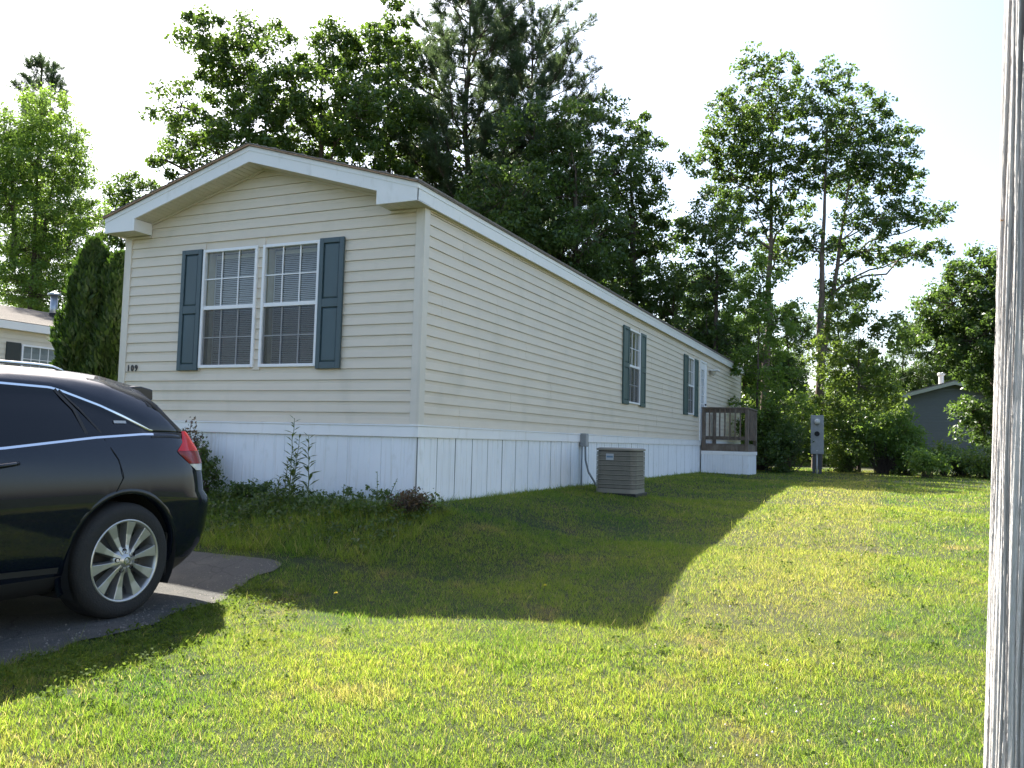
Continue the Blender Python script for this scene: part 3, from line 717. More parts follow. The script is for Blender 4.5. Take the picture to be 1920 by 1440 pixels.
# ------------------------------------------------------------------ neighbouring homes
m_nroof = mat('tan_shingle', (0.19, 0.165, 0.14), .9, .25, 55, .5, 140)
m_nsid = mat('neighbour_siding', (0.62, 0.575, 0.47), .5, .05, 2)
m_nsh = mat('dark_green_shutter', (0.02, 0.03, 0.028), .5)
nb = thing('neighbour_home', 'beige neighbouring mobile home with tan shingle roof beyond the black car', 'mobile home', (-15, 0, -1.1))
NX, NY0, NY1, NE = -13.0, -9.0, 7.6, 2.09; ncx = NX-2.05
nwall = MB().box(NX-4.1, NX-.02, NY0, NY1, -1.3, NE-.02).build('wall', m_nsid, nb)
for i in range(26):
    z0 = -.72+i*C
    if z0+C > NE-.04: break
    hl = [(5.05, 5.95)] if .55 < z0+C*.5 < 1.72 else []
    for a, b in segs(NY0, NY1, hl):
        pr = siding_profile(z0); MB().loft([[(NX-.018+d, a, z) for d, z in pr], [(NX-.018+d, b, z) for d, z in pr]][::-1]).build('siding_board', m_nsid, nwall)
rr = MB()
for s in (-1, 1):
    xe = ncx+s*2.2; p = [(ncx, NY0-.3, 2.77), (xe, NY0-.3, 2.77-.29*2.2), (xe, NY1+.3, 2.77-.29*2.2), (ncx, NY1+.3, 2.77)]
    q = [(a, b, c_+.03) for a, b, c_ in p]; rr.loft([p, q] if s > 0 else [p[::-1], q[::-1]])
nr = rr.build('roof', m_nroof, nb)
for k in range(15):           # shingle courses on the slope that shows
    xa = ncx+2.21-k*.145; xb = xa-.15; za = 2.80-.29*(xa-ncx); zb = 2.80-.29*(xb-ncx)
    MB().loft([[(xa, y, za), (xa, y, za+.012), (xb, y, zb+.003), (xb, y, zb)] for y in (NY0-.31, NY1+.31)]).build('shingle_course', m_nroof, nr)
MB().box(NX+.13, NX+.155, NY0-.3, NY1+.3, 1.985, 2.155).build('fascia', m_fascia, nb)
MB().box(NX-.02, NX+.13, NY0-.3, NY1+.3, NE-.10, NE-.09).build('soffit', m_white, nb)
st = MB().tube([(ncx+.65, 6.83, 2.45), (ncx+.65, 6.83, 3.15)], .085, 14).build('flue_pipe', mat('galvanised_flue', (.30, .33, .36), .35, .2, 8, metal=.7), nb, smooth=True)
MB().lathe([(.15, 3.15), (.15, 3.19), (.02, 3.25)], (ncx+.65, 6.83, 0), 'z', 14, True).build('flue_cap', MATS['galvanised_flue'], st)
MB().lathe([(.20, 2.54), (.10, 2.66), (.09, 2.70)], (ncx+.65, 6.83, 0), 'z', 14, True).build('flue_collar', m_dark, st)
nw = MB().box(NX-.02, NX+.03, 5.05, 5.09, .55, 1.70).box(NX-.02, NX+.03, 5.91, 5.95, .55, 1.70).box(NX-.02, NX+.03, 5.09, 5.91, 1.66, 1.70).box(NX-.02, NX+.03, 5.09, 5.91, .55, .59).build('window', m_winframe, nb)
MB().add([(NX-.006, 5.09, .59), (NX-.006, 5.91, .59), (NX-.006, 5.91, 1.66), (NX-.006, 5.09, 1.66)], [(0, 1, 2, 3)]).build('pane', m_glass, nw)
MB().box(NX-.016, NX-.012, 5.09, 5.91, .59, 1.66).build('curtain', mat('grey_curtain', (.24, .27, .28), .8, .15, 9), nw)
for k in (1, 2, 3): MB().box(NX-.003, NX+.008, 5.09+.82*k/4-.008, 5.09+.82*k/4+.008, .59, 1.66).build('muntin', m_winframe, nw)
for zz in (1.12, 1.39): MB().box(NX-.0035, NX+.0085, 5.09, 5.91, zz-.008, zz+.008).build('muntin', m_winframe, nw)
for a, b in ((4.70, 5.03), (5.97, 6.30)): MB().box(NX-.001, NX+.03, a, b, .53, 1.72).build('shutter', m_nsh, nb, bevel=.005)
MB().box(NX, NX+.09, 6.12, 6.22, 1.78, 1.93).build('porch_lamp', m_black, nb, bevel=.01)

rb = thing('far_home', 'grey-sided home end with white gable trim half hidden by trees', 'house', (6.9, 36, -.8))
FY = 36.0; fxc = 7.15; m_fsid = mat('grey_siding', (.155, .165, .175), .55, .06, 2)
fw_ = MB().box(fxc-2.1, fxc+2.1, FY+.02, FY+14, -1, 2.42).add([(fxc-2.1, FY+.02, 2.42), (fxc+2.1, FY+.02, 2.42), (fxc, FY+.02, 3.02)], [(0, 1, 2)]).build('wall', m_fsid, rb)
for i in range(30):
    z0 = -.8+i*.127
    if z0 > 2.9: break
    pr = siding_profile(z0, .127); lim = 2.1 if z0 < 2.3 else max(.05, (3.02-z0-.127)/.285)
    MB().loft([[(fxc-lim, FY+.02-d, z) for d, z in pr], [(fxc+lim, FY+.02-d, z) for d, z in pr]]).build('siding_board', m_fsid, fw_)
rr = MB(); tm = MB()
for s in (-1, 1):
    xe = fxc+s*2.3; p = [(fxc, FY-.3, 3.10), (xe, FY-.3, 3.10-.285*2.3), (xe, FY+14.3, 3.10-.285*2.3), (fxc, FY+14.3, 3.10)]
    q = [(a, b, c_+.05) for a, b, c_ in p]; rr.loft([p, q] if s > 0 else [p[::-1], q[::-1]])
    p = [(fxc, 3.095), (xe, 3.095-.285*2.3), (xe, 2.94-.285*2.3), (fxc, 2.94)]
    tm.loft([[(a, FY-.31, z) for a, z in p], [(a, FY-.28, z) for a, z in p]])
fr_ = rr.build('roof', m_shingle, rb); tm.build('gable_trim', mat('cream_trim', (.5, .5, .42), .5), rb)
MB().tube([(fxc-.5, FY+.8, 2.8), (fxc-.5, FY+.8, 3.45)], .11, 12).build('vent_pipe', m_white, fr_)
MB().lathe([(.16, 3.45), (.16, 3.55), (.05, 3.60)], (fxc-.5, FY+.8, 0), 'z', 12, True).build('vent_cap', m_white, fr_)

# ------------------------------------------------------------------ trees
def tubes_np(segs_, sides):
    """many straight tapered segments (p0,p1,r0,r1) as arrays"""
    P0 = np.array([s[0] for s in segs_]); P1 = np.array([s[1] for s in segs_]); R0 = np.array([s[2] for s in segs_]); R1 = np.array([s[3] for s in segs_])
    d = P1-P0; d /= np.linalg.norm(d, axis=1, keepdims=True)+1e-9
    a = np.where(np.abs(d[:, 2:3]) < .9, np.array([[0, 0, 1.]]), np.array([[1., 0, 0]]))
    e1 = np.cross(d, a); e1 /= np.linalg.norm(e1, axis=1, keepdims=True); e2 = np.cross(d, e1)
    t = np.linspace(0, 2*np.pi, sides, endpoint=False); ct = np.cos(t)[None, :, None]; sn = np.sin(t)[None, :, None]
    ring = ct*e1[:, None]+sn*e2[:, None]
    v0 = P0[:, None]+ring*R0[:, None, None]; v1 = P1[:, None]+ring*R1[:, None, None]
    v = np.concatenate([v0, v1], 1).reshape(-1, 3); n = len(P0); j = np.arange(sides); b = (np.arange(n)*2*sides)[:, None]
    f = np.stack([b+j, b+(j+1) % sides, b+sides+(j+1) % sides, b+sides+j], -1).reshape(-1, 4)
    return v, f
def bend(p0, p1, n, wob, r0, r1, sag=0.0):
    p0 = np.array(p0, float); p1 = np.array(p1, float); L = np.linalg.norm(p1-p0); pts = []
    for i in range(n+1):
        t = i/n; p = p0+(p1-p0)*t; k = math.sin(math.pi*t)
        p = p + rng.normal(0, wob*L, 3)*k*.5; p[2] += sag*L*k; pts.append(p)
    rr_ = [r0+(r1-r0)*i/n for i in range(n+1)]
    return pts, [(pts[i], pts[i+1], rr_[i], rr_[i+1]) for i in range(n)]
def leaves(cen, rad, cnt, size, ratio=.55, upb=.6, droop=.25, flat=.75, tvar=None):
    """rhombic leaves scattered through clusters; cen (n,3), rad (n,), cnt leaves per cluster"""
    n = len(cen); idx = np.repeat(np.arange(n), cnt); N_ = len(idx)
    q = rng.normal(size=(N_, 3)); q /= np.linalg.norm(q, axis=1, keepdims=True); q *= (rng.random(N_)**.55)[:, None]
    q[:, 2] *= flat; P = cen[idx]+q*rad[idx][:, None]
    nr_ = rng.normal(size=(N_, 3))*.75+q*.5; nr_[:, 2] += upb; nr_ /= np.linalg.norm(nr_, axis=1, keepdims=True)
    d = rng.normal(size=(N_, 3)); d[:, 2] -= droop*2; d -= nr_*np.sum(d*nr_, 1, keepdims=True); d /= np.linalg.norm(d, axis=1, keepdims=True)+1e-9
    s_ = np.cross(nr_, d); L = size*rng.uniform(.65, 1.3, N_)[:, None]; w = L*ratio*.5
    v = np.stack([P-d*L*.5, P+s_*w+nr_*L*.08-d*L*.02, P+d*L*.5-nr_*L*.06, P-s_*w+nr_*L*.08-d*L*.02], 1).reshape(-1, 3)
    f = np.arange(N_*4).reshape(-1, 4)
    ct = rng.random(n) if tvar is None else tvar
    t = np.clip(.55*ct[idx]+.45*rng.random(N_), 0, 1)
    return v, f, np.repeat(t, 4)
def needles(P, d, L, w, n):
    """pine tufts: n needles fanned round each direction"""
    m_ = len(P); idx = np.repeat(np.arange(m_), n); N_ = len(idx)
    dd = d[idx]*1.0+rng.normal(size=(N_, 3))*.55; dd /= np.linalg.norm(dd, axis=1, keepdims=True)
    s_ = np.cross(dd, rng.normal(size=(N_, 3))); s_ /= np.linalg.norm(s_, axis=1, keepdims=True)
    LL = L*rng.uniform(.7, 1.2, N_)[:, None]; b = P[idx]+rng.normal(size=(N_, 3))*.03
    v = np.stack([b-s_*w, b+s_*w, b+dd*LL], 1).reshape(-1, 3)
    t = np.clip(.5*rng.random(m_)[idx]+.5*rng.random(N_), 0, 1)
    return v, np.arange(N_*3).reshape(-1, 3), np.repeat(t, 3)
def lobe_clusters(lobes, spacing):
    """cluster centres through each ellipsoid lobe, thinned so they keep their distance"""
    out = []; own = []
    for k, (c, r) in enumerate(lobes):
        c = np.array(c, float); r = np.array(r, float)
        n = int(4.19*r[0]*r[1]*r[2]/(spacing**3)*.9)+3
        q = rng.normal(size=(n*3, 3)); q /= np.linalg.norm(q, axis=1, keepdims=True); q *= (rng.random(n*3)**.36)[:, None]
        pts = []
        for p in q*r+c:
            if all(np.sum((p-o)**2) > (spacing*.72)**2 for o in pts[-60:]): pts.append(p)
            if len(pts) >= n: break
        out += pts; own += [k]*len(pts)
    return np.array(out), np.array(own)
def broad_tree(name, label, base, top, trunk_r, lobes, mtl, bark=m_bark, spacing=.75, crad=.55, cnt=75, size=.15, group='trees behind the house', ratio=.55, lsc=1.0, forks=None):
    lobes = [(c, np.array(r)*lsc) for c, r in lobes]
    base = np.array(base, float); top = np.array(top, float)
    t = thing(name, label, 'tree', tuple(base), group)
    H = np.linalg.norm(top-base); seg = []
    top = base+(top-base)*.86
    tp, sg = bend(base-np.array([0, 0, .3]), top, 9, .006, trunk_r*1.12, trunk_r*.12); seg6 = sg
    axes = [tp]
    for (bx_, tx_, r_) in (forks or []):
        t2, sg2 = bend(bx_, np.array(bx_)+(np.array(tx_)-np.array(bx_))*.88, 8, .008, r_*1.1, r_*.2); seg6 = seg6+sg2; axes.append(t2)
    cl, own = lobe_clusters(lobes, spacing)
    allp = np.concatenate([np.array(a) for a in axes])
    allr = np.concatenate([np.linspace(trunk_r*1.12, trunk_r*.16, len(axes[0]))]+[np.linspace(f_[2], f_[2]*.2, len(a)) for f_, a in zip(forks or [], axes[1:])])
    for k, (c, r) in enumerate(lobes):
        c = np.array(c, float); hz = np.linalg.norm((allp-c)[:, :2], axis=1)
        drop = c[2]-allp[:, 2]
        cost = np.where(drop > 0.15*hz, hz*.6+abs(drop-.55*hz), 99+abs(drop)); i = int(np.argmin(cost)); p0 = allp[i]
        r0 = min(allr[i]*.6, .022*np.linalg.norm(c-p0)+.025)
        lp, sg = bend(p0, c, 6, .05, r0, r0*.4, .03); seg += sg
        lp = np.array(lp[1:])
        for p in cl[own == k]:
            dd = np.linalg.norm(lp-p, axis=1)+.8*np.maximum(0, lp[:, 2]-p[2]); j = int(np.argmin(dd))
            tw, sg = bend(lp[j], p, 2, .09, r0*.26+.006, .005); seg += sg
    v1, f1 = tubes_np(seg6, 10); v2, f2 = tubes_np(seg, 5)
    npmesh('trunk', np.concatenate([v1, v2]), np.concatenate([f1, f2+len(v1)]), bark, t, smooth=True)
    cr = crad*rng.uniform(.55, 1.2, len(cl))*.92
    v, f, ti = leaves(cl, cr, int(cnt*1.55), size*.95, ratio)
    npmesh('crown', v, f, mtl, t, tint=ti)
    return t
def lob(px, py, rx, ry, D, dd=0, k=.8):
    """a crown lobe: centre on the line of sight, radii given in photo pixels at depth D"""
    s = D/FPX; return (at(px, py, D+dd), (rx*s, rx*s*k, ry*s))
def ground_at(px, D, dz=0):
    p = at(px, 720, D); return np.array([p[0], p[1], float(g(p[0], p[1]))+dz])
def dup_tree(src, loc, rz, sc, label, group):
    r = src.copy(); COL.objects.link(r); r.location = loc; r.rotation_euler = (0, 0, rz); r.scale = (sc, sc, sc); r['label'] = label; r['group'] = group
    for ch in src.children:
        c = ch.copy(); COL.objects.link(c); c.parent = r
    return r

G_B = 'trees standing behind the house'; G_R = 'trees at the right edge of the wood'; G_L = 'trees beyond the neighbouring home'
# big oak behind the gable
D = 29
oakA = broad_tree('oak_tree', 'broad leafy oak rising above the left slope of the roof', ground_at(620, D), at(600, 60, D), .26,
    [lob(380, 85, 60, 60, D), lob(440, 150, 80, 75, D, 1), lob(340, 200, 60, 45, D, -1), lob(480, 60, 45, 35, D), lob(370, 270, 70, 50, D, 1), lob(540, 150, 75, 80, D, -1),
     lob(620, 110, 55, 75, D, 1), lob(470, 250, 90, 70, D, -1), lob(580, 250, 90, 75, D, 1), lob(310, 300, 40, 28, D, -.5), lob(660, 220, 70, 90, D, -1), lob(700, 330, 80, 70, D, 1), lob(560, 350, 90, 60, D)],
    L_OAK, spacing=.66, crad=.50, cnt=88, size=.165, group=G_B)
D = 31
oakB = broad_tree('oak_tree', 'tall oak with light green crown left of the pine', ground_at(745, D), at(725, 20, D), .24,
    [lob(735, 20, 35, 45, D), lob(690, 100, 65, 55, D), lob(625, 65, 35, 30, D, -1), lob(745, 120, 55, 70, D, 1), lob(700, 200, 80, 70, D, -1), lob(760, 260, 60, 80, D), lob(800, 350, 70, 80, D, 1), lob(740, 400, 80, 60, D), lob(790, 200, 45, 60, D, 2), lob(830, 280, 50, 70, D, 2), lob(870, 400, 70, 80, D, 2)],
    L_OAK, spacing=.66, crad=.50, cnt=88, size=.165, group=G_B)
# white pines
def pine(name, label, base, top, tr_, whorls, group, spread=1.0, seed=1, lean_r=0):
    rs_ = np.random.default_rng(seed); base = np.array(base, float); top = np.array(top, float)
    t = thing(name, label, 'tree', tuple(base), group)
    tp, sg = bend(base-np.array([0, 0, .3]), top, 10, .006, tr_, .03); seg = []; TP = []; TD = []
    axv = top-base
    for (h, R, nb_) in whorls:
        p0 = base+axv*h; a0 = rs_.uniform(0, 6.28)
        for k in range(nb_):
            a = a0+6.283*k/nb_+rs_.uniform(-.4, .4); R_ = R*rs_.uniform(.45, 1.25)
            d = np.array([math.cos(a), math.sin(a), rs_.uniform(.25, .75)+max(0, h-.8)*2.0])
            p1 = p0+d*R_; bp, s2 = bend(p0, p1, 5, .04, .010+.013*R_, .007, -.06); seg += s2
            bp = np.array(bp)
            m_ = int(7+R_*11)
            for q in range(m_):
                f_ = rs_.uniform(.38, 1.0)**.8; i = f_*5; i0 = min(int(i), 4); b = bp[i0]+(bp[i0+1]-bp[i0])*(i-i0)
                td = d/np.linalg.norm(d)*.6+rs_.normal(size=3)*.5+np.array([0, 0, .5]); td /= np.linalg.norm(td)
                L = rs_.uniform(.25, .7)*(1.2-f_*.4); e = b+td*L; seg.append((b, e, .008, .004))
                for w in range(3): TP.append(b+td*L*(.55+.24*w)); TD.append(td)
    for k in range(6): TP.append(top+axv*(.004*k)); TD.append(np.array([0, 0, 1.0]))
    v1, f1 = tubes_np(sg, 9); v2, f2 = tubes_np(seg, 4)
    npmesh('trunk', np.concatenate([v1, v2]), np.concatenate([f1, f2+len(v1)]), m_bark, t, smooth=True)
    v, f, ti = needles(np.array(TP), np.array(TD), .20, .0115, 14); npmesh('crown', v, f, L_PINE, t, tint=ti)
    return t
D = 33; hh = np.linspace(.30, .985, 24)
pineA = pine('pine_tree', 'tallest blue-green pine reaching the top of the frame', ground_at(860, D), at(885, -45, D), .24, [(h, .9+3.9*(1.0-h)**.55, 6) for h in hh], G_B, seed=3)
pineB = pine('pine_tree', 'pine with feathery boughs reaching right, shorter than its neighbour', ground_at(985, D+1), at(1000, 62, D+1), .22, [(h, .9+3.2*(1.0-h)**.45, 6) for h in np.linspace(.32, .97, 21)], G_B, seed=8)
# dark oaks right of the pines
D = 28
oakC = broad_tree('oak_tree', 'dark round-crowned oak directly above the long eave', ground_at(1080, D), at(1080, 230, D), .24,
    [lob(1000, 260, 75, 70, D, 1), lob(1060, 230, 60, 55, D), lob(950, 370, 90, 80, D, -1), lob(1060, 340, 95, 90, D, 1), lob(1010, 470, 110, 80, D), lob(900, 440, 70, 80, D, 1), lob(1100, 460, 90, 80, D, -1), lob(1060, 560, 120, 70, D)],
    L_DARK, spacing=.72, crad=.52, cnt=85, size=.155, group=G_B)
D = 31
oakD = broad_tree('oak_tree', 'dark oak with domed top at the end of the mass of trees', ground_at(1200, D), at(1180, 195, D), .24,
    [lob(1130, 225, 50, 45, D), lob(1190, 255, 55, 60, D, 1), lob(1150, 330, 75, 70, D, -1), lob(1220, 330, 40, 50, D), lob(1180, 430, 90, 75, D), lob(1240, 460, 70, 60, D, 1), lob(1180, 550, 100, 80, D), lob(1260, 590, 80, 70, D, -1)],
    L_DARK, spacing=.74, crad=.52, cnt=85, size=.16, group=G_B)
D = 27
oakE = broad_tree('maple_tree', 'young dark tree with a bare upper trunk left of the two tall oaks', ground_at(1345, D), at(1342, 350, D), .13,
    [lob(1345, 385, 48, 42, D), lob(1310, 440, 55, 40, D, .6), lob(1375, 450, 55, 42, D, -.6), lob(1330, 530, 75, 50, D), lob(1300, 620, 75, 60, D, .5), lob(1370, 640, 60, 60, D)],
    L_DARK, spacing=.62, crad=.42, cnt=75, size=.14, group=G_R)
# two tall open oaks on the right
D = 29.5
oakF = broad_tree('oak_tree', 'tall open-crowned oak with single straight trunk right of the house end', ground_at(1432, D), at(1452, 150, D), .17,
    [lob(1415, 125, 32, 30, D), lob(1460, 150, 45, 38, D, .6), lob(1385, 205, 50, 40, D, -.6), lob(1450, 215, 55, 45, D, .5), lob(1360, 265, 48, 32, D), lob(1430, 290, 60, 42, D, -.7), lob(1325, 300, 42, 28, D, .4), lob(1375, 340, 52, 34, D, .7),
     lob(1490, 320, 42, 40, D, -.8), lob(1480, 395, 48, 30, D), lob(1420, 400, 40, 40, D), lob(1350, 410, 34, 26, D, -.5), lob(1455, 480, 50, 28, D, .5)],
    L_OAK, m_barkpale, spacing=.50, crad=.40, cnt=44, size=.145, group=G_R, lsc=1.17)
D = 28.5
b2 = ground_at(1531, D)
oakG = broad_tree('oak_tree', 'tall twin-stemmed oak standing behind the electric meter pedestal', b2, at(1553, 170, D), .17,
    [lob(1560, 150, 40, 32, D), lob(1600, 200, 42, 40, D, .6), lob(1535, 215, 42, 36, D, -.6), lob(1650, 225, 34, 32, D), lob(1580, 270, 62, 42, D, .5), lob(1660, 290, 52, 45, D, -.5), lob(1540, 320, 50, 36, D), lob(1700, 255, 22, 24, D, .4),
     lob(1610, 340, 60, 36, D, .7), lob(1690, 345, 40, 36, D), lob(1640, 410, 62, 32, D, -.5), lob(1520, 455, 52, 32, D, .5), lob(1620, 470, 56, 30, D), lob(1720, 395, 34, 24, D, -.4), lob(1760, 405, 30, 22, D), lob(1700, 480, 44, 22, D, .5), lob(1590, 545, 52, 34, D), lob(1740, 470, 38, 14, D)],
    L_DARK, m_barkpale, spacing=.50, crad=.38, cnt=44, size=.145, group=G_R, lsc=1.14, forks=[(at(1539, 690, D), at(1605, 260, D), .10)])
# bright understorey and the wood behind
D = 25
oakH = broad_tree('sapling', 'bright yellow-green sapling lit through beside the house end', ground_at(1418, D), at(1425, 500, D), .05,
    [lob(1430, 520, 45, 45, D), lob(1400, 580, 52, 40, D, .4), lob(1455, 600, 48, 42, D, -.4), lob(1430, 680, 62, 45, D), lob(1470, 760, 52, 50, D, .4), lob(1420, 780, 46, 45, D, -.3)],
    L_LIGHT, spacing=.52, crad=.38, cnt=68, size=.125, group=G_R)
D = 26
oakI = broad_tree('sapling', 'leafy sapling between the two tall oaks and the far home', ground_at(1610, D), at(1610, 540, D), .06,
    [lob(1590, 580, 48, 42, D), lob(1650, 620, 55, 48, D), lob(1560, 660, 52, 52, D, .5), lob(1620, 700, 62, 50, D), lob(1570, 760, 55, 45, D), lob(1660, 740, 45, 42, D, .5)],
    L_SHRUB, spacing=.55, crad=.40, cnt=75, size=.125, group=G_R)
D = 31
oakJ = broad_tree('oak_tree', 'dense tree hanging over the far home beside the utility pole', ground_at(1865, D), at(1860, 480, D), .2,
    [lob(1850, 520, 60, 55, D), lob(1790, 570, 62, 50, D), lob(1900, 560, 70, 80, D), lob(1760, 620, 55, 42, D, .6), lob(1830, 640, 80, 55, D, -.6), lob(1870, 720, 60, 60, D), lob(1845, 790, 42, 34, D, -1), lob(1930, 700, 70, 80, D), lob(1825, 770, 36, 24, D, -2), lob(1880, 800, 50, 40, D, -2)],
    L_DARK, spacing=.62, crad=.48, cnt=85, size=.145, group=G_R, lsc=1.2)
# left side
D = 27
treeL = broad_tree('locust_tree', 'airy light-green tree at the left edge above the neighbouring roof', ground_at(60, D), at(75, 190, D), .15,
    [lob(80, 215, 60, 38, D), lob(20, 250, 50, 45, D), lob(120, 270, 50, 42, D), lob(60, 310, 80, 50, D), lob(135, 350, 42, 45, D), lob(10, 370, 60, 50, D), lob(90, 410, 70, 45, D), lob(40, 470, 70, 50, D), lob(125, 470, 50, 42, D), lob(60, 540, 90, 50, D), lob(165, 400, 38, 40, D, 1), lob(150, 310, 32, 34, D, 1), lob(-20, 300, 60, 60, D), lob(170, 520, 50, 45, D, 1)],
    L_LIGHT, spacing=.50, crad=.42, cnt=75, size=.10, group=G_L, lsc=1.2, ratio=.5, forks=[(at(28, 500, D), at(20, 260, D), .09), (at(62, 560, D), at(110, 280, D), .08)])
D = 33
treeL2 = broad_tree('maple_tree', 'mid-green tree low behind the left roof corner', ground_at(225, D), at(230, 335, D), .14,
    [lob(235, 355, 50, 35, D), lob(200, 400, 50, 45, D), lob(265, 385, 45, 40, D), lob(230, 460, 65, 55, D), lob(180, 520, 60, 60, D), lob(290, 350, 28, 22, D)],
    L_OAK, spacing=.66, crad=.46, cnt=80, size=.14, group=G_L)
pineL = pine('pine_tree', 'pine whose dark tip shows above the airy tree at left', ground_at(78, 36), at(78, 122, 36), .22, [(h, .3+2.6*(1-h)**.8, 6) for h in np.linspace(.45, .97, 13)], G_L, seed=5)
# the wood behind, single trees one by one
G_W = 'trees of the wood further back'
wood = [(oakC, 1010, 40, .5, .95, 'dark tree of the back wood behind the round-crowned oak'), (oakD, 1120, 42, 2.1, .9, 'dark tree of the back wood behind the domed oak'),
        (oakC, 1290, 40, 3.3, .78, 'dark tree of the back wood above the far end of the roof'), (oakD, 1390, 44, 1.2, .74, 'back-wood tree between the young tree and the first tall oak'),
        (oakC, 1490, 42, 4.6, .66, 'back-wood tree between the two tall oaks'), (oakD, 1590, 46, 5.4, .70, 'back-wood tree right of the twin-stemmed oak'),
        (oakC, 1690, 47, 2.8, .66, 'back-wood tree left of the far home'), (oakD, 1790, 52, .3, .80, 'back-wood tree behind the far home roof'),
        (oakA, 690, 43, 2.6, .80, 'back-wood oak glimpsed through the big oak'), (oakB, 900, 42, 4.0, .9, 'back-wood oak glimpsed between the pines'),
        (oakC, 60, 44, 1.5, .72, 'dark tree behind the neighbouring roof at the left edge'), (oakD, 160, 46, 2.2, .70, 'dark tree behind the flue of the neighbouring roof')]
for src, px, D, rz, sc, lb in wood: dup_tree(src, tuple(ground_at(px, D)), rz, sc, lb, G_W)

# far-off mass of foliage that closes the view under the crowns
n = 2100; pxs = rng.uniform(-250, 2150, n); Ds = rng.uniform(47, 62, n); P = np.array([at(a, 720, d) for a, d in zip(pxs, Ds)])
hm = 6.2+1.6*np.sin(pxs*.011)+1.2*np.sin(pxs*.031+1)+.8*np.sin(pxs*.07); P[:, 2] = -.9+hm*rng.random(n)**.75
v, f, ti = leaves(P, rng.uniform(.7, 1.3, n), 46, .34, .6)
fwd = npmesh('far_wood', v, f, L_DARK, tint=ti); tag(fwd, 'distant dark green mass of woodland foliage behind the trees', 'woodland', kind='stuff')
n = 900; pxs = np.concatenate([rng.uniform(1330, 1685, 700), rng.uniform(-120, 330, 200)]); Ds = rng.uniform(33, 44, n); P = np.array([at(a, 720, d) for a, d in zip(pxs, Ds)])
ok = ~((P[:, 0] > 4.6) & (P[:, 0] < 9.6) & (P[:, 1] > 34)); P = P[ok]; n = len(P); P[:, 2] = -.9+2.9*rng.random(n)
v, f, ti = leaves(P, rng.uniform(.45, .8, n), 60, .17, .6)
us = npmesh('undergrowth', v, f, L_SHRUB, tint=ti); tag(us, 'tangled undergrowth between the trunks at the edge of the wood', 'undergrowth', kind='stuff')
# out-of-view trees added across the road to darken reflections in car and windows
for src, x, y, rz, sc, lb in ((oakC, 25, -9, .7, .72, 'unseen tree added across the yard to darken the car door reflection'), (oakD, 26, -19, 2.2, .75, 'second unseen tree added across the yard to darken the car side reflection'), (oakC, 27, 2, 4.2, .6, 'third unseen tree added across the yard to darken reflections in the long side windows'),
        (oakD, 10, -30, 1.0, .8, 'unseen tree added across the road to darken the gable window reflections'), (oakC, -2, -34, 3.0, .8, 'second unseen tree added across the road to darken the gable window reflections'), (oakD, 20, -27, 5.0, .85, 'unseen tree added by the road to darken reflections in the car paint')):
    dup_tree(src, (x, y, float(g(x, y))), rz, sc, lb, 'unseen trees added across the road')
r = nb.copy(); COL.objects.link(r); r.location = (20, -8, -1.3); r.rotation_euler = (0, 0, math.radians(172)); r['label'] = 'beige home across the yard mirrored in the side of the car'; r['group'] = 'neighbouring mobile homes'; nb['group'] = 'neighbouring mobile homes'
for ch in nb.children:
    c_ = ch.copy(); COL.objects.link(c_); c_.parent = r
    for g_ in ch.children:
        d_ = g_.copy(); COL.objects.link(d_); d_.parent = c_

# shrubs along the wood edge
def shrub(label, base, rx, rz, mtl, cnt=60, size=.085, n=9, name='shrub', group='shrubs along the edge of the lawn', cat='shrub', sp=.34):
    base = np.array(base, float); t = thing(name, label, cat, tuple(base), group)
    lobes = []
    for k in range(n):
        a = rng.uniform(0, 6.28); r_ = rx*rng.uniform(0, .75); zz = rng.uniform(.3, 1.0)*rz
        lobes.append((base+np.array([r_*math.cos(a), r_*math.sin(a), zz*.8]), (rx*.45, rx*.45, rz*.28)))
    cl, own = lobe_clusters(lobes, sp); seg = []
    for p in cl:
        b = base+np.array([rng.normal(0, rx*.12), rng.normal(0, rx*.12), -.05]); _, s2 = bend(b, p, 3, .06, .010, .004); seg += s2
    v, f = tubes_np(seg, 4); npmesh('stems', v, f, m_bark, t)
    v, f, ti = leaves(cl, np.full(len(cl), sp*.75)*rng.uniform(.7, 1.3, len(cl)), cnt, size, .55); npmesh('foliage', v, f, mtl, t, tint=ti)
    return t
for px, D, rx, rz, mtl, lb in ((1588, 25.5, .95, 2.0, L_SHRUB, 'rounded green shrub just right of the meter pedestal'), (1655, 25.0, 1.1, 2.1, L_LIGHT, 'tallest shrub with pale tips at the wood edge'),
        (1700, 24.5, .85, 1.45, L_LIGHT, 'shrub directly left of the far home wall'), (1770, 25.0, .5, 1.15, L_SHRUB, 'upright shrub in front of the far home wall'),
        (1735, 22.5, .55, .72, L_LIGHT, 'low bright yellow-green shrub at the lawn edge'), (1800, 24.0, .8, .95, L_DARK, 'low dark shrub under the overhanging tree'),
        (1850, 23.0, .8, .85, L_SHRUB, 'low shrub close to the utility pole'), (1470, 24.0, .9, 1.5, L_DARK, 'dark shrub between the landing and the meter pedestal'),
        (1432, 25.0, .9, 1.9, L_SHRUB, 'dark-shaded shrub right behind the landing')):
    shrub(lb, ground_at(px, D, -.02), rx, rz, mtl)

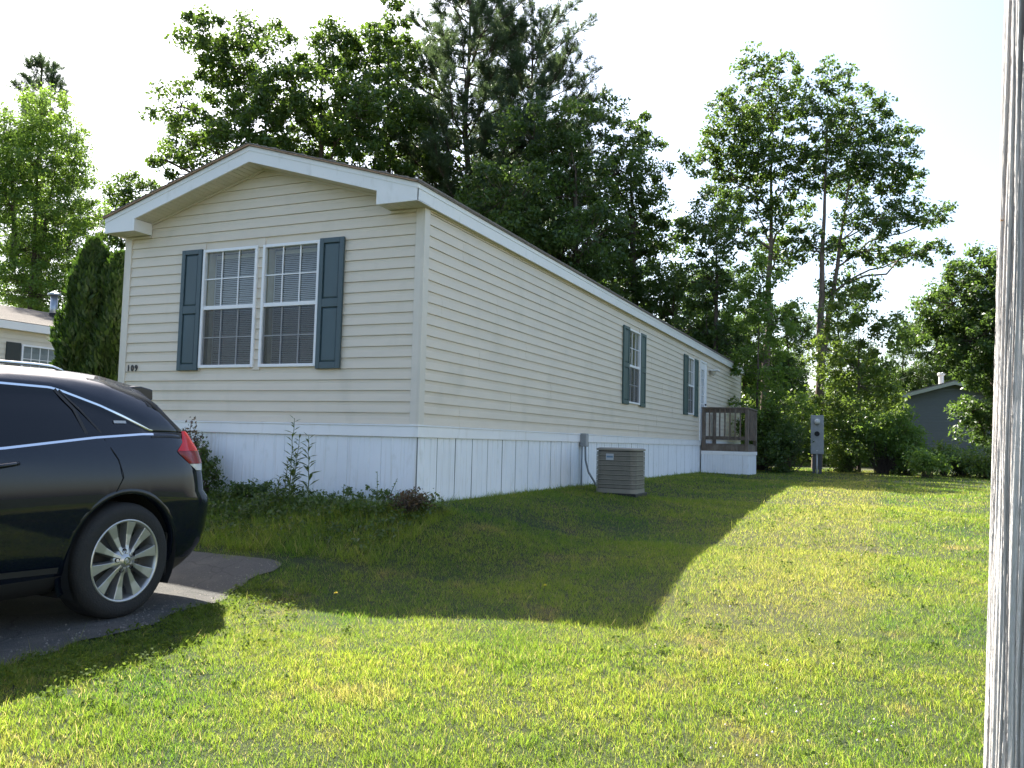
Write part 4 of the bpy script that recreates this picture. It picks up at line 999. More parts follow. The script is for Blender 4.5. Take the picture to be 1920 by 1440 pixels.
# arborvitae between the two homes
def arbor(label, x, y, h, r, mtl=L_CEDAR):
    zb = float(g(x, y)); t = thing('arborvitae', label, 'conifer', (x, y, zb), 'columnar arborvitae between the homes')
    npmesh('trunk', *tubes_np([(np.array([x, y, zb-.1]), np.array([x, y, zb+h*.9]), .06, .012)], 8), m_bark, t)
    n = 15000; u = rng.random(n)**.85; z = zb+.05+u*h
    env = r*np.interp(u, [0, .08, .3, .6, .82, .94, 1.0], [.75, .92, 1.0, .93, .72, .42, .06])
    a = rng.uniform(0, 6.283, n); lump = 1+.16*np.sin(a*3+z*2.1)+.12*np.sin(a*5-z*3.7)+.10*np.sin(z*7.3+a)
    rr_ = env*lump*(1-.42*rng.random(n)**2); P = np.stack([x+rr_*np.cos(a), y+rr_*np.sin(a), z], 1)
    d = np.stack([np.cos(a)*.45, np.sin(a)*.45, np.full(n, 1.0)], 1)+rng.normal(size=(n, 3))*.33; d /= np.linalg.norm(d, axis=1, keepdims=True)
    rad_ = np.stack([np.cos(a), np.sin(a), np.zeros(n)], 1)+rng.normal(size=(n, 3))*.6; s_ = np.cross(d, rad_); s_ /= np.linalg.norm(s_, axis=1, keepdims=True)
    L = rng.uniform(.07, .17, n)[:, None]; w = L*.20
    v = np.stack([P-d*L*.3, P+s_*w+d*L*.2, P+d*L*.8, P-s_*w+d*L*.2], 1).reshape(-1, 3)
    npmesh('foliage', v, np.arange(n*4).reshape(-1, 4), mtl, t, tint=np.repeat(rng.random(n), 4))
arbor('taller columnar arborvitae, left of the pair beside the house corner', -7.18, 2.0, 3.86, .44)
arbor('shorter columnar arborvitae tucked against the house corner', -6.72, 2.1, 3.62, .42)
arbor('wide low arborvitae at the foot of the pair, lit on its left edge', -7.30, 1.85, 2.2, .38)

# ------------------------------------------------------------------ the parked car
CXC, CYW, CZG = -1.235, -3.23, -1.366       # centre line x, rear axle y, ground z under the tyres
car = thing('parked_car', 'black crossover car parked nose to the road at the left edge', 'car', (CXC, CYW, CZG))
def paint_mat():
    mt = bpy.data.materials.new('black_blue_paint'); mt.use_nodes = True
    b = mt.node_tree.nodes['Principled BSDF']; b.inputs['Base Color'].default_value = (.003, .0055, .013, 1)
    b.inputs['Roughness'].default_value = .45; b.inputs['Coat Weight'].default_value = 1.0; b.inputs['Coat Roughness'].default_value = .012
    b.inputs['Specular IOR Level'].default_value = .05; b.inputs['Coat IOR'].default_value = 1.5
    return mt
m_paint = paint_mat()
m_cglass = mat('tinted_car_glass', (.003, .004, .006), .02, spec=.38)
m_chrome = mat('satin_chrome', (.75, .76, .78), .18, metal=1.0)
m_tyre = mat('tyre_rubber', (.018, .018, .018), .82, .25, 30, .25, 90, coords='obj')
m_rim = mat('silver_alloy', (.48, .48, .47), .32, metal=.75)
m_rimdark = mat('dark_alloy_pocket', (.10, .10, .10), .5, metal=.5)
m_red = mat('red_lamp_lens', (.55, .006, .010), .2, spec=.3, coat=.35)
m_reddk = mat('dark_red_lens', (.22, .004, .008), .2, spec=.3, coat=.35)
m_clear = mat('clear_lamp_lens', (.62, .62, .60), .15, coat=1.0)
m_plast = mat('rough_black_plastic', (.016, .016, .016), .62)
m_seam = mat('panel_gap', (.002, .002, .002), .9)

zs_ = lambda u, a: np.interp(u, a[0], a[1])
BELT = ([-3.7, -2.9, -2.3, -.86, -.225, .155, .40, .9], [.80, .93, 1.01, 1.110, 1.180, 1.208, 1.212, 1.20])
WTOP = ([-3.7, -2.35, -1.9, -1.3, -.86, -.46, -.38, -.13, .05, .236, .5, .9], [1.03, 1.08, 1.30, 1.475, 1.494, 1.488, 1.470, 1.391, 1.318, 1.232, 1.232, 1.23])
ROOF = ([-3.7, -2.2, -1.7, -1.2, -.7, -.25, 0, .17, .30, .5], [1.05, 1.12, 1.40, 1.570, 1.608, 1.612, 1.602, 1.574, 1.552, 1.50])
def wside(z): return np.interp(z, [.2, .26, .34, .50, .75, .95, 1.08, 1.20, 1.35, 1.50, 1.57, 1.61], [.78, .84, .90, .935, .952, .945, .915, .872, .805, .722, .655, .60])
def rear_end(z): return np.interp(z, [.2, .30, .42, .55, .70, .75, .80, 1.0, 1.1, 1.23, 1.30, 1.44, 1.52, 1.60], [.72, .84, .95, .99, 1.0, .985, .92, .885, .85, .75, .67, .50, .40, .345])
def front_end(z): return np.interp(z, [.2, .35, .65, .80], [-3.58, -3.70, -3.72, -3.62])
U0R, U0F = .25, -1.35
NF, NS, NR = 12, 64, 14
def contour(zf, wf, uR, uF, pR=3.9, pF=3.4):
    """half outline from the nose centre to the tail centre; zf, wf are functions of u"""
    pts = []
    for k in range(NF):
        ph = math.pi/2*(1-k/NF); u = U0F+(uF-U0F)*math.sin(ph)**(2/pF); pts.append((u, math.cos(ph)**(2/pF)))
    for k in range(NS+1): pts.append((U0F+(U0R-U0F)*k/NS, 1.0))
    for k in range(1, NR+1):
        ph = math.pi/2*k/NR; pts.append((U0R+(uR-U0R)*math.sin(ph)**(2/pR), max(0, math.cos(ph))**(2/pR) if k < NR else 0.0))
    pts[0] = (pts[0][0], 0.0)
    return [(u, w*wf(u), zf(u)) for u, w in pts]
def crow(zc): return contour(lambda u: zc, lambda u: float(wside(zc)), float(rear_end(zc)), float(front_end(zc)))
rows = [[(u, 0.0, .22) for u, w, z in crow(.22)]]
for zc in (.22, .27, .33, .42, .52, .64, .735, .765, .80, .90, 1.0): 
    if zc < .85: rows.append(crow(zc))
    else:
        t_ = (zc-.80)/(1.0-.80)
        rows.append(contour(lambda u, t_=t_: .80+(min(1.0, zs_(u, BELT)-.06)-.80)*t_, lambda u, zc=zc: float(wside(zc)), float(rear_end(zc)), -3.62+.06*t_))
rows.append(contour(lambda u: zs_(u, BELT)-.045, lambda u: float(wside(zs_(u, BELT)-.045))+.004, .785, -3.52))
i_b0 = len(rows); rows.append(contour(lambda u: zs_(u, BELT)-.007, lambda u: float(wside(zs_(u, BELT)))+.002, .765, -3.48))
i_b1 = len(rows); rows.append(contour(lambda u: zs_(u, BELT)+.007, lambda u: float(wside(zs_(u, BELT)))-.003, .75, -2.45))
NG = 6; i_g0 = len(rows)
for k in range(1, NG):
    t_ = k/NG
    rows.append(contour(lambda u, t_=t_: zs_(u, BELT)+.010+(zs_(u, WTOP)-.010-zs_(u, BELT)-.010)*t_, lambda u, t_=t_: float(wside(zs_(u, BELT)+(zs_(u, WTOP)-zs_(u, BELT))*t_))-.008, .75-.01*t_, -2.45+.55*t_))
i_w0 = len(rows); rows.append(contour(lambda u: max(zs_(u, WTOP)-.006, zs_(u, BELT)+.008), lambda u: float(wside(zs_(u, WTOP)-.01))-.008, .735, -1.85))
i_w1 = len(rows); rows.append(contour(lambda u: zs_(u, WTOP)+.007, lambda u: float(wside(zs_(u, WTOP)+.007))+.002, .72, -1.80))
for t_ in (.35, .7):
    rows.append(contour(lambda u, t_=t_: zs_(u, WTOP)+.01+(zs_(u, ROOF)-.04-zs_(u, WTOP)-.01)*t_, lambda u, t_=t_: float(wside(zs_(u, WTOP)+(zs_(u, ROOF)-.04-zs_(u, WTOP))*t_))+.004*(1-t_), .72-.34*t_, -1.80+.30*t_))
i_gut = len(rows); rows.append(contour(lambda u: zs_(u, ROOF)-.036, lambda u: .655, .365, -1.45))
rows.append(contour(lambda u: zs_(u, ROOF)-.038, lambda u: .640, .36, -1.45))
rows.append(contour(lambda u: zs_(u, ROOF)-.008, lambda u: .615, .35, -1.42))
rows.append(contour(lambda u: zs_(u, ROOF)+.012, lambda u: .48, .345, -1.38)); rows.append(contour(lambda u: zs_(u, ROOF)+.03, lambda u: .25, .34, -1.36))
rows.append([(u, 0.0, z+.005) for u, w, z in rows[-1]])
nc = len(rows[0])
def wpt(u, w, z, s=1): return (CXC+s*w, CYW+u, CZG+z)
bm_v = []; bm_f = []; bm_m = []
for s in (1, -1):
    o = len(bm_v)
    for r in rows: bm_v += [wpt(u, w, z, s) for u, w, z in r]
    for i in range(len(rows)-1):
        for j in range(nc-1):
            a = o+i*nc+j; f = (a, a+1, a+1+nc, a+nc); bm_f.append(f if s < 0 else f[::-1])
            u = .5*(rows[i][j][0]+rows[i][j+1][0]); mi = 0
            side_ = NF <= j < NF+NS+1
            if i == 0 or rows[i][j][2] < .30: mi = 3
            if i == i_b0 and side_ and u < .245: mi = 2
            if i_b1 <= i < i_w0 and side_ and u < .236: mi = 1
            if i == i_w0 and side_ and u < .245: mi = 2
            if i_b1 <= i < i_gut and j < NF: mi = 1
            if i_w1 <= i < i_gut and j >= NF+NS+1+5: mi = 1
            bm_m.append(mi)
me = bpy.data.meshes.new('body'); me.from_pydata((np.array(bm_v)-np.array(ORG[car.name])).tolist(), [], bm_f)
for q in (m_paint, m_cglass, m_chrome, m_plast): me.materials.append(q)
me.polygons.foreach_set('material_index', bm_m)
bm = bmesh.new(); bm.from_mesh(me); bmesh.ops.remove_doubles(bm, verts=bm.verts, dist=.0006); bmesh.ops.dissolve_degenerate(bm, dist=.0004, edges=bm.edges)
bmesh.ops.recalc_face_normals(bm, faces=bm.faces)
# open the wheel arches: drop faces inside each arch circle and pull the rim of the hole onto the circle
RA = .425; ARCH = [(0.0, .392), (-2.775, .392)]
for (ua, za) in ARCH:
    kill = [f for f in bm.faces if abs(f.calc_center_median().x) > .5 and math.hypot(f.calc_center_median().y-ua, f.calc_center_median().z-za) < RA and f.calc_center_median().z > .20]
    low = [f for f in bm.faces if abs(f.calc_center_median().x) > .5 and abs(f.calc_center_median().y-ua) < RA and f.calc_center_median().z < za]
    bmesh.ops.delete(bm, geom=list(set(kill+low)), context='FACES')
    for v in bm.verts:
        if v.is_boundary and abs(v.co.x) > .5 and abs(v.co.y-ua) < RA+.12:
            dy, dz = v.co.y-ua, v.co.z-za
            if v.co.z > za-.02:
                r_ = math.hypot(dy, dz)
                if r_ > 1e-4: v.co.y = ua+dy*RA/r_; v.co.z = za+dz*RA/r_
            else: v.co.y = ua+math.copysign(RA, dy)
for f in bm.faces: f.smooth = True
bm.to_mesh(me); bm.free()
body = bpy.data.objects.new('body', me); COL.objects.link(body); body.parent = car
def surf_w(u, z):
    """half width of the side at (u, z), for things laid on the body side"""
    w = float(wside(z)); uR = float(rear_end(z))
    if u > U0R:
        t = min(1.0, (u-U0R)/(uR-U0R)); w *= max(0, 1-t**3.9)**(1/3.9)
    return w
for s in (1, -1):
    for (ua, za) in ARCH:
        mb = MB(); rg = []
        for k in range(33):
            a = math.radians(-25+230*k/32); uu, zz = ua+math.cos(a)*RA, za+math.sin(a)*RA
            w0 = surf_w(uu, max(.3, zz)); r_ = []
            for (dr, dw) in ((.040, -.004), (.024, .001), (.008, .003), (-.003, .001), (-.006, -.05)):
                r_.append(wpt(ua+math.cos(a)*(RA+dr), w0+dw, za+math.sin(a)*(RA+dr), s))
            rg.append(r_)
        mb.loft(rg, False, False); mb.build('arch_lip', m_paint, body, smooth=True)
        mb = MB(); rg = []
        for k in range(25):
            a = math.radians(-30+240*k/24); rg.append([wpt(ua+math.cos(a)*(RA+.004), w, za+math.sin(a)*(RA+.004), s) for w in (.945, .60, .55)] + [wpt(ua, .55, za, s)])
        mb.loft(rg, False, False); mb.build('wheel_well', m_dark, body)
# lamp clusters wrapped round the rear corners; grid over (outline t, z)
def lamp(z_levels, uin, uout, mtl, nm, off=.010, n=8):
    for s in (1, -1):
        rg = []
        for z in z_levels:
            a, b = np.interp(z, *uin), np.interp(z, *uout); ring = []
            for k in range(n+1):
                u = a+(b-a)*k/n; o_ = off*(1 if 0 < k < n else .1); w = surf_w(u, z)
                ring.append(wpt(u+o_*.6, w+o_, z, s))
            rg.append(ring)
        mb = MB(); mb.loft(rg, False, False); mb.build(nm, mtl, body, smooth=True)
ZI = ([.95, 1.0, 1.09, 1.15, 1.235], [.62, .545, .43, .50, .54]); ZO = ([.95, 1.0, 1.13, 1.18, 1.235], [.70, .77, .768, .72, .60])
lamp(np.linspace(1.095, 1.236, 9), ZI, ZO, m_red, 'tail_lamp'); lamp(np.linspace(1.003, 1.093, 6), ZI, ZO, m_reddk, 'stop_lamp'); lamp(np.linspace(.955, 1.001, 4), ZI, ZO, m_clear, 'reversing_lamp', .006)
# spoiler
for _ in (0,):
    prf = [(.20, 1.570), (.36, 1.580), (.49, 1.562), (.498, 1.490), (.44, 1.470), (.33, 1.50)]
    rg = []
    for w in np.linspace(-.63, .63, 13):
        k = 1-.15*abs(w/.6)**3; rg.append([wpt(.22+(u-.22)*k, w, z-.028*abs(w/.6)**2) for u, z in prf])
    mb = MB(); mb.loft(rg); mb.build('spoiler', m_paint, body, smooth=False, bevel=.008)
# black trim strips laid on the side: pillars, door gaps, sticker
def strip(pts, hw, mtl, nm, off=.0025, par=body, n=10):
    for s in (1,):
        L_, R_ = [], []
        P = []
        for (a, b) in zip(pts[:-1], pts[1:]):
            for k in range(n): P.append((a[0]+(b[0]-a[0])*k/n, a[1]+(b[1]-a[1])*k/n))
        P.append(pts[-1])
        for i, (u, z) in enumerate(P):
            p, q = P[max(0, i-1)], P[min(len(P)-1, i+1)]; d = np.array([q[0]-p[0], q[1]-p[1]]); d /= np.linalg.norm(d)+1e-9; nn = (-d[1], d[0])
            for sg, arr in ((1, L_), (-1, R_)):
                uu, zz = u+nn[0]*hw*sg, z+nn[1]*hw*sg; glassy = .006 if zs_(uu, BELT) < zz < zs_(uu, WTOP) else 0
                arr.append(wpt(uu, surf_w(uu, zz)+off-glassy, zz))
        n_ = len(P); mb = MB(); mb.add(L_+R_, [(i, i+1, n_+i+1, n_+i) for i in range(n_-1)]); mb.build(nm, mtl, par)
strip([(-.43, 1.478), (-.335, 1.36), (-.285, 1.20)], .012, m_plast, 'pillar_trim'); strip([(-.40, 1.478), (-.285, 1.35), (-.165, 1.20)], .007, m_plast, 'pillar_trim')
strip([(-1.42, 1.47), (-1.46, 1.09)], .05, m_plast, 'pillar_trim')
strip([(-.165, 1.17), (-.08, 1.04), (-.05, .92), (-.11, .82)], .0035, m_seam, 'door_gap', .0015); strip([(-1.46, 1.07), (-1.44, .70), (-1.40, .36)], .0035, m_seam, 'door_gap', .0015)
strip([(.225, 1.19), (.36, 1.196), (.50, 1.190)], .006, m_plast, 'quarter_trim', .004)
strip([(-.055, 1.285), (.045, 1.287)], .009, mat('pale_sticker', (.38, .40, .42), .5), 'window_sticker', .0035)
strip([(-1.35, .40), (-.9, .385), (-.47, .37)], .018, m_plast, 'sill_trim', .008)
for s in (1, -1):
    # roof rail
    pts = [wpt(u, .575, z, s) for u, z in ((-1.30, 1.570), (-1.22, 1.600), (-1.0, 1.620), (-.7, 1.631), (-.45, 1.634), (-.34, 1.630), (-.27, 1.614), (-.23, 1.594))]
    MB().tube(pts, [.009, .011, .011, .011, .011, .012, .011, .007], 8).build('roof_rail', m_chrome, body, smooth=True)
    # mudguard, door handle, mirror
    MB().box(CXC+s*.84-.05, CXC+s*.84+.05, CYW+.392, CYW+.405, CZG+.22, CZG+.52).build('mudguard', m_plast, body, bevel=.004)
    hd = [wpt(-1.02+k*.028, surf_w(-1.02, .98)+.012+.022*math.sin(math.pi*k/8), 1.00+.003*k, s) for k in range(9)]
    MB().tube(hd, .014, 8).build('door_handle', m_paint, body, smooth=True)
    mq = wpt(-2.0, .98, 1.14, s); MB().lathe([(.001, -.09), (.07, -.08), (.095, -.02), (.085, .05), (.001, .06)], mq, 'y', 14).build('door_mirror', m_paint, body, smooth=True)
    hl = [[wpt(u, surf_w(-2, .75)*f_, z, s) for u, f_, z in ((-3.30, .95, .72), (-3.58, .70, .70), (-3.56, .70, .82), (-3.26, .94, .86))]]
    MB().add(hl[0], [(0, 1, 2, 3), (3, 2, 1, 0)]).build('headlamp', m_clear, body)
MB().box(CXC-.45, CXC+.45, CYW-3.74, CYW-3.70, CZG+.45, CZG+.68).build('front_grille', m_plast, body, bevel=.02)
MB().box(CXC-.16, CXC+.16, CYW+.90, CYW+.915, CZG+.85, CZG+.95).build('number_plate', m_clear, body)
def wheel(ua, s):
    o = (CXC+s*.935, CYW+ua, CZG+.377)
    X = lambda w: s*w
    ty = MB(); R = .377
    prof = [(.262, .012), (.285, .018), (.325, .020), (.350, .010), (.368, -.010), (R, -.035), (R, -.19), (.365, -.215), (.33, -.235), (.262, -.225)]
    ty.lathe([(r, X(h)) for r, h in prof], o, 'x', 56); 
    wh = ty.build('wheel', m_tyre, car, smooth=True)
    rim = MB(); rim.lathe([(r, X(h)) for r, h in [(.270, .006), (.270, .016), (.262, .019), (.254, .014), (.246, -.01), (.236, -.10), (.236, -.20)]], o, 'x', 56); rim.build('rim', m_rim, wh, smooth=True)
    bk = MB(); bk.lathe([(.24, X(-.12)), (.001, X(-.12))], o, 'x', 32); bk.build('brake_disc', m_rimdark, wh)
    for k in range(10):
        a = 2*math.pi*(k/10)+.16; ca, sa = math.cos(a), math.sin(a)
        def P(r, t, h): return (o[0]+X(h), o[1]+r*ca-t*sa, o[2]+r*sa+t*ca)
        st_ = [(.045, .011, .016, .018, -.03), (.10, .0135, .018, .006, -.05), (.17, .021, .026, .003, -.055), (.225, .031, .037, .008, -.05), (.252, .037, .042, .010, -.045)]
        rg = [[P(r, -t, h), P(r, t, h), P(r, t2, h2), P(r, -t2, h2)] for r, t, t2, h, h2 in st_]
        MB().loft(rg).build('spoke', m_rim, wh, bevel=.003)
    MB().lathe([(.084, X(-.03)), (.082, X(.004)), (.046, X(.014)), (.040, X(.018)), (.034, X(.024)), (.001, X(.026))], o, 'x', 24).build('hub', m_rim, wh, smooth=True)
    em = MB(); em.lathe([(.024, X(.0255)), (.024, X(.0285)), (.018, X(.0285)), (.018, X(.0262))], o, 'x', 20); em.build('hub_emblem', m_chrome, wh)
    for k in range(5):
        a = 2*math.pi*k/5+.5; q = (o[0], o[1]+.064*math.cos(a), o[2]+.064*math.sin(a))
        MB().lathe([(.0165, X(-.01)), (.0165, X(.0165)), (.014, X(.0165)), (.012, X(.006)), (.001, X(.005))], q, 'x', 10).build('lug_nut', m_seam, wh)
for ua in (0, -2.775):
    for s in (1, -1): wheel(ua, s)

# ------------------------------------------------------------------ plants at the foot of the gable
def stem_plant(name, label, x, y, h, nst, mtl, L=.085, ratio=.16, group=None, spread=.10, up=.9, cat='weed', nleaf=26):
    zb = float(g(x, y)); t = thing(name, label, cat, (x, y, zb), group); seg = []; P = []; Dd = []
    for k in range(nst):
        hh_ = h*(1 if k == 0 else rng.uniform(.45, .85)); b = np.array([x+rng.normal(0, .03), y+rng.normal(0, .03), zb-.02])
        e = b+np.array([rng.normal(0, spread)*(0.3 if k == 0 else 1), rng.normal(0, spread)*.6, hh_]); pts, s2 = bend(b, e, 8, .012, .0065, .0025); seg += s2
        for q in range(nleaf):
            f_ = .18+.82*(q+.5)/nleaf; i = f_*8; i0 = min(7, int(i)); p = np.array(pts[i0])+(np.array(pts[i0+1])-np.array(pts[i0]))*(i-i0)
            a = q*2.4+k; d = np.array([math.cos(a), math.sin(a), up*rng.uniform(.5, 1.3)]); Dd.append(d/np.linalg.norm(d)); P.append((p, L*(1.15-.55*f_)*rng.uniform(.8, 1.2)))
    for k in range(nst):
        v, f = tubes_np(seg[k*8:(k+1)*8], 5); npmesh('stem', v, f, m_stem, t)
    V_ = []; n_ = len(P)
    for (p, l_), d in zip(P, Dd):
        s_ = np.cross(d, [0, 0, 1.0]); s_ /= np.linalg.norm(s_); w = l_*ratio; V_ += [p, p+d*l_*.5+s_*w-[0, 0, .004], p+d*l_-[0, 0, l_*.22], p+d*l_*.5-s_*w-[0, 0, .004]]
    npmesh('leaves', np.array(V_), np.arange(n_*4).reshape(-1, 4), mtl, t, tint=np.repeat(rng.random(n_), 4))
GW = 'tall narrow-leaved weeds by the skirting'
p = on_y(548, 900, -.42); stem_plant('tall_weed', 'tallest narrow-leaved weed in front of the white skirting', p[0], p[1], .90, 3, L_WEED, .15, .10, GW)
p = on_y(582, 900, -.40); stem_plant('tall_weed', 'single-stemmed narrow-leaved weed right of the tallest', p[0], p[1], .72, 1, L_WEED, .16, .10, GW)
p = on_y(523, 900, -.45); stem_plant('tall_weed', 'short bushy weed left of the tallest', p[0], p[1], .50, 3, L_WEED, .10, .14, GW)
p = on_y(712, 940, -.22); stem_plant('tall_weed', 'thin seed-headed weed near the house corner', p[0], p[1], .36, 2, L_WEED, .045, .35, GW, nleaf=10)
for k, (px, py, yy, hh_, lb) in enumerate(((640, 940, -.55, .30, 'low weed on the bank below the right gable window'), (690, 950, -.62, .24, 'low weed on the bank left of the rose bush'), (600, 960, -.75, .22, 'small weed in the middle of the bank'),
        (500, 950, -.70, .26, 'weed on the bank beside the car tail'), (450, 960, -.85, .20, 'smallest weed at the bank foot beside the car'), (830, 955, -.12, .18, 'little weed against the corner of the skirting'))):
    p = on_y(px, py, yy); stem_plant('low_weed', lb, p[0], p[1], hh_, 4, L_WEED, .07, .3, 'low weeds on the bank', .12, .7, 'weed', 9)
GF = 'small bushes under the gable'
p = on_y(765, 940, -.38); shrub('reddish-brown rose bush at the front corner of the skirting', (p[0], p[1], float(g(p[0], p[1]))), .27, .22, L_RED, 12, .034, 12, 'rose_bush', GF, 'bush', .10)
p = on_y(372, 850, -.30); shrub('leafy bush with reddish top behind the car tail', (p[0], p[1], float(g(p[0], p[1]))), .22, .62, L_WEED, 26, .045, 9, 'bush', GF, 'bush', .12)
p = on_y(355, 800, -.22); shrub('small red-leaved bush peeping over the tail lamp', (p[0], p[1], float(g(p[0], p[1]))+.22), .17, .68, L_RED, 24, .035, 7, 'rose_bush', GF, 'bush', .12)
p = on_y(468, 905, -.25); shrub('dense little dark green bush against the skirting', (p[0], p[1], float(g(p[0], p[1]))), .20, .17, L_DARK, 40, .035, 7, 'bush', GF, 'bush', .08)
# ground cover of weeds on the bank
n = 620; P = []
while len(P) < n:
    x, y = rng.uniform(-3.3, .35), rng.uniform(-1.25, -.06)
    if rng.random() < .25+.75*(1-abs(y+.5)/.8): P.append((x, y))
P = np.array(P); hz = rng.uniform(.0, .10, n)*np.interp(P[:, 1], [-1.25, -.8, -.3, 0], [.2, .6, 1.5, 1.6])
cl = np.stack([P[:, 0], P[:, 1], g(P[:, 0], P[:, 1])+hz], 1)
v, f, ti = leaves(cl, rng.uniform(.05, .12, n), 14, .040, .6, .8, .1, .6, tvar=np.clip(.5+.5*np.sin(P[:, 0]*2.3)*np.sin(P[:, 1]*5+1)+rng.normal(0, .15, n), 0, 1))
gc = npmesh('ground_cover', v, f, L_WEED, tint=ti); tag(gc, 'low leafy weeds covering the bank below the gable', 'weeds', kind='stuff')
# broad-leaved weeds and clover in the lawn by the drive
n = 330; xx = []
while len(xx) < n:
    y = rng.uniform(-4.6, -2.0); x = float(drive_edge(y))+abs(rng.normal(0, .45))
    if rng.random() < .8: xx.append((x, y))
n2 = 420
while len(xx) < n+n2:
    x, y = rng.uniform(2.8, 7), rng.uniform(-5, 5); xx.append((x, y))
P = np.array(xx); cl = np.stack([P[:, 0], P[:, 1], g(P[:, 0], P[:, 1])+.03], 1)
v, f, ti = leaves(cl, rng.uniform(.03, .08, len(P)), 12, .020, .8, 1.2, 0, .45)
cv = npmesh('clover', v, f, L_CLOVER, tint=ti); tag(cv, 'clover and broad-leaved weeds growing in the lawn', 'clover', kind='stuff')
# loose stones and crumbs on the drive and along its edge
sv, sf = [], []
for k in range(900):
    y = rng.uniform(-6.5, -1.6); x = float(drive_edge(y))-abs(rng.normal(0, .22)) if rng.random() < .7 else rng.uniform(-2.5, float(drive_edge(y)))
    r_ = rng.uniform(.003, .011); z = float(g(x, y))+.012; o_ = len(sv); j = rng.uniform(.6, 1.3, 6)*r_
    sv += [(x+j[0], y, z), (x, y+j[1], z), (x-j[2], y, z), (x, y-j[3], z), (x, y, z+j[4]*.8)]; sf += [(o_, o_+1, o_+4), (o_+1, o_+2, o_+4), (o_+2, o_+3, o_+4), (o_+3, o_, o_+4)]
gv = npmesh('loose_stones', np.array(sv), np.array(sf), mat('pebble_grey', (.20, .18, .15), .9, .4, 60)); tag(gv, 'loose stones and crumbs scattered on the edge of the drive', 'stones', kind='stuff')
# clover blossoms: small white heads
fl = MB()
hd = []
for _ in range(120):
    x, y = rng.uniform(2.9, 6.6), rng.uniform(-4.8, 7)
    if rng.random() < .35: x, y = rng.uniform(3.6, 4.4), rng.uniform(-4.6, -2.5)
    hd.append((x, y))
for x, y in hd:
    z = float(g(x, y))+rng.uniform(.045, .075); r_ = rng.uniform(.004, .0075)
    fl.add([(x+r_, y, z), (x, y+r_, z), (x-r_, y, z), (x, y-r_, z), (x, y, z+r_), (x, y, z-r_)], [(0, 1, 4), (1, 2, 4), (2, 3, 4), (3, 0, 4), (1, 0, 5), (2, 1, 5), (3, 2, 5), (0, 3, 5)])
fo = fl.build('clover_blossoms', mat('clover_white', (.62, .56, .50), .8)); tag(fo, 'small white clover blossoms dotted over the lawn at right', 'flowers', kind='stuff')
def dandelion(label, px, py, z):
    d = FW+RT*(px-960)/FPX-UP*(py-720)/FPX; q = CAM+d*((z-CAM[2])/d[2]); zb = float(g(q[0], q[1]))
    t = thing('dandelion', label, 'flower', (q[0], q[1], zb), 'dandelions')
    MB().tube([(q[0], q[1], zb-.01), (q[0]+.004, q[1], zb+.07), (q[0]+.01, q[1], zb+.13)], .002, 5).build('stalk', m_stem, t)
    hb = MB()
    for k in range(26):
        a = k*2.4; e = .2+.9*(k % 5)/5; c_ = np.array([q[0]+.01, q[1], zb+.13]); dd = np.array([math.cos(a)*math.cos(e), math.sin(a)*math.cos(e), math.sin(e)]); s_ = np.array([-math.sin(a), math.cos(a), 0])*.003
        hb.add([c_-s_, c_+s_, c_+dd*.012+s_, c_+dd*.012-s_], [(0, 1, 2, 3)])
    hb.build('flower_head', mat('dandelion_yellow', (.70, .56, .015), .6), t)
dandelion('yellow dandelion in the shaded grass below the house corner', 1020, 1078, -1.05)
dandelion('yellow dandelion in the sunlit grass near the drive', 627, 1128, -1.28)

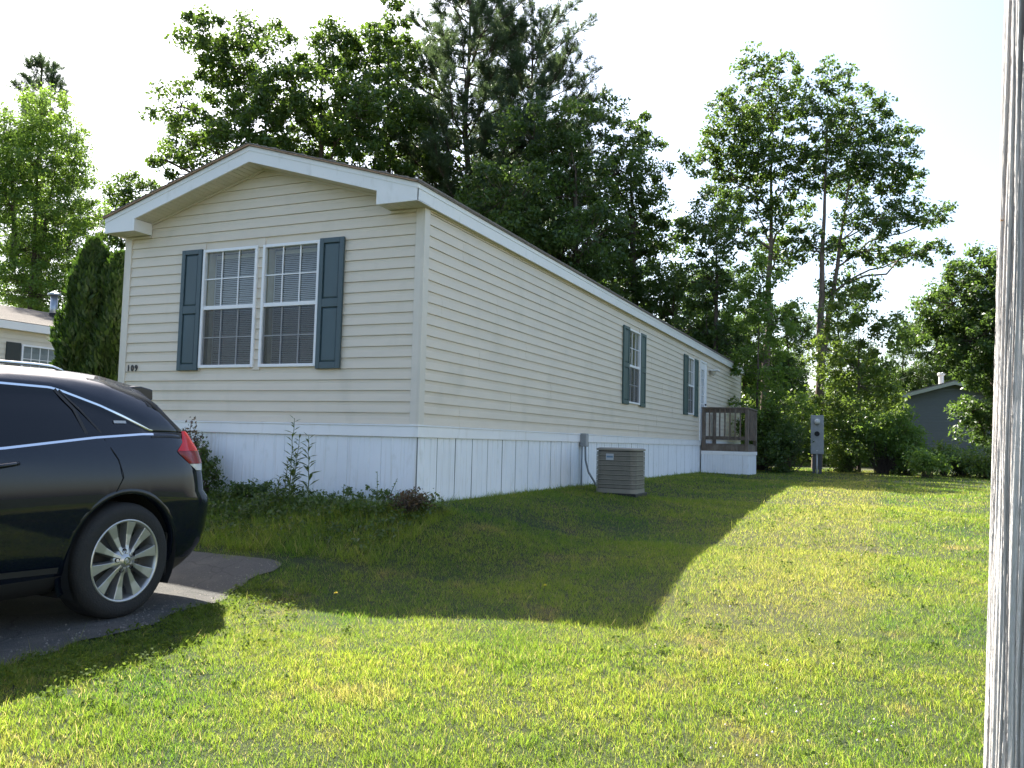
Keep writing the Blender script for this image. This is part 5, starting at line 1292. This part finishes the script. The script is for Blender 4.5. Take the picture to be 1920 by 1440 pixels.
# ------------------------------------------------------------------ grass
def grass_field():
    rs_ = np.random.default_rng(21); PX, PY, DD = [], [], []
    bands = [(2.9, 5.5, 15500), (5.5, 8.5, 9200), (8.5, 13, 3300), (13, 20, 1100), (20, 31, 420)]
    a0 = math.atan2(FW[1], FW[0])
    for r0, r1, dens in bands:
        half = math.radians(36); n_ = int(dens*half*(r1*r1-r0*r0))
        r_ = np.sqrt(rs_.uniform(r0*r0, r1*r1, n_)); a = a0+rs_.uniform(-half, half, n_)
        PX.append(CAM[0]+r_*np.cos(a)); PY.append(CAM[1]+r_*np.sin(a)); DD.append(r_)
    x = np.concatenate(PX); y = np.concatenate(PY); r_ = np.concatenate(DD)
    ok = ~((x < .01) & (x > -HW-.02) & (y > -.01) & (y < HL)) & ~((x < drive_edge(y)+rs_.normal(0, .035, len(x))) & (x > -3.6) & (y < -1.56+.04*np.sin(x*9)+rs_.normal(0, .035, len(x)))) & ~((x < 1.2) & (x > 0) & (y > 13.98) & (y < 15.5))
    ok &= ~((np.abs(x-acx) < .31) & (np.abs(y-acy) < .31)) & ~((x < -4.1) & (y > 1)) & ~((x > 4.7) & (y > 19.5) & (rs_.random(len(x)) < .6))
    # thin, patchy turf
    pn = np.sin(x*2.3+1.1*np.sin(y*1.7))*np.sin(y*2.9+np.sin(x*3.1)); ok &= rs_.random(len(x)) > .28*np.clip(pn, 0, 1)
    bank = (y < -.02) & (y > -1.3) & (x < .4) & (x > -3.4); ok &= ~(bank & (rs_.random(len(x)) < .25))
    x, y, r_ = x[ok], y[ok], r_[ok]; n_ = len(x); z = g(x, y)-.004
    tall = 1+.9*(rs_.random(n_) < .035)
    edge = np.exp(-np.abs(x-drive_edge(y))/.12)*(y < -1) + 1.9*np.exp(-np.maximum(0, x-.0)/.09)*(y > 0)*(x < .5)
    clump = np.sin(x*21+2*np.sin(y*8.3))*np.sin(y*24+2*np.sin(x*9.7)); lowf = (1+.22*np.sin(x*3.7+y*1.3)*np.sin(y*4.1-x))*(1+.38*clump)
    bk = (y < -.02) & (y > -1.45) & (x < .5) & (x > -3.4)
    h = rs_.uniform(.014, .038, n_)*(1+bk*rs_.uniform(.2, 2.4, n_))*tall*lowf*(1+.9*np.clip(edge, 0, 2)*rs_.random(n_)); w = np.interp(r_, [3, 6, 10, 16, 28], [.0011, .0015, .0029, .0058, .0110])*rs_.uniform(.7, 1.4, n_)
    a = rs_.uniform(0, 6.283, n_)*.9+.9*np.sin(x*5.1+y*2.3)+.8*np.sin(y*7.7-x*3); ln = rs_.uniform(.1, 1.0, n_)*h; lx, ly = np.cos(a)*ln, np.sin(a)*ln
    b = rs_.uniform(0, 6.283, n_); sx, sy = np.cos(b)*w, np.sin(b)*w
    B0 = np.stack([x-sx, y-sy, z], 1); B1 = np.stack([x+sx, y+sy, z], 1)
    M0 = np.stack([x-sx*.8+lx*.4, y-sy*.8+ly*.4, z+h*.62], 1); M1 = np.stack([x+sx*.8+lx*.4, y+sy*.8+ly*.4, z+h*.62], 1)
    T = np.stack([x+lx*1.1, y+ly*1.1, z+h], 1)
    nr_ = r_ < 5.0; nn = int(nr_.sum())            # near blades bend in three triangles, far ones are one
    v1 = np.stack([B0[nr_], B1[nr_], M1[nr_], M0[nr_], T[nr_]], 1).reshape(-1, 3); o = np.arange(nn)*5
    f1 = np.concatenate([np.stack([o, o+1, o+2], 1), np.stack([o, o+2, o+3], 1), np.stack([o+3, o+2, o+4], 1)])
    v2 = np.stack([B0[~nr_], B1[~nr_], T[~nr_]], 1).reshape(-1, 3); f2 = np.arange(len(v2)).reshape(-1, 3)+len(v1)
    v = np.concatenate([v1, v2]); f = np.concatenate([f1, f2]); tn = rs_.random(n_); tint_ = np.concatenate([np.repeat(tn[nr_], 5), np.repeat(tn[~nr_], 3)])
    print('grass blades', n_)
    go = npmesh('grass', v, f, m_blade, tint=tint_); tag(go, 'short mown grass, green and straw-coloured, over the whole yard', 'grass', kind='stuff')
grass_field()
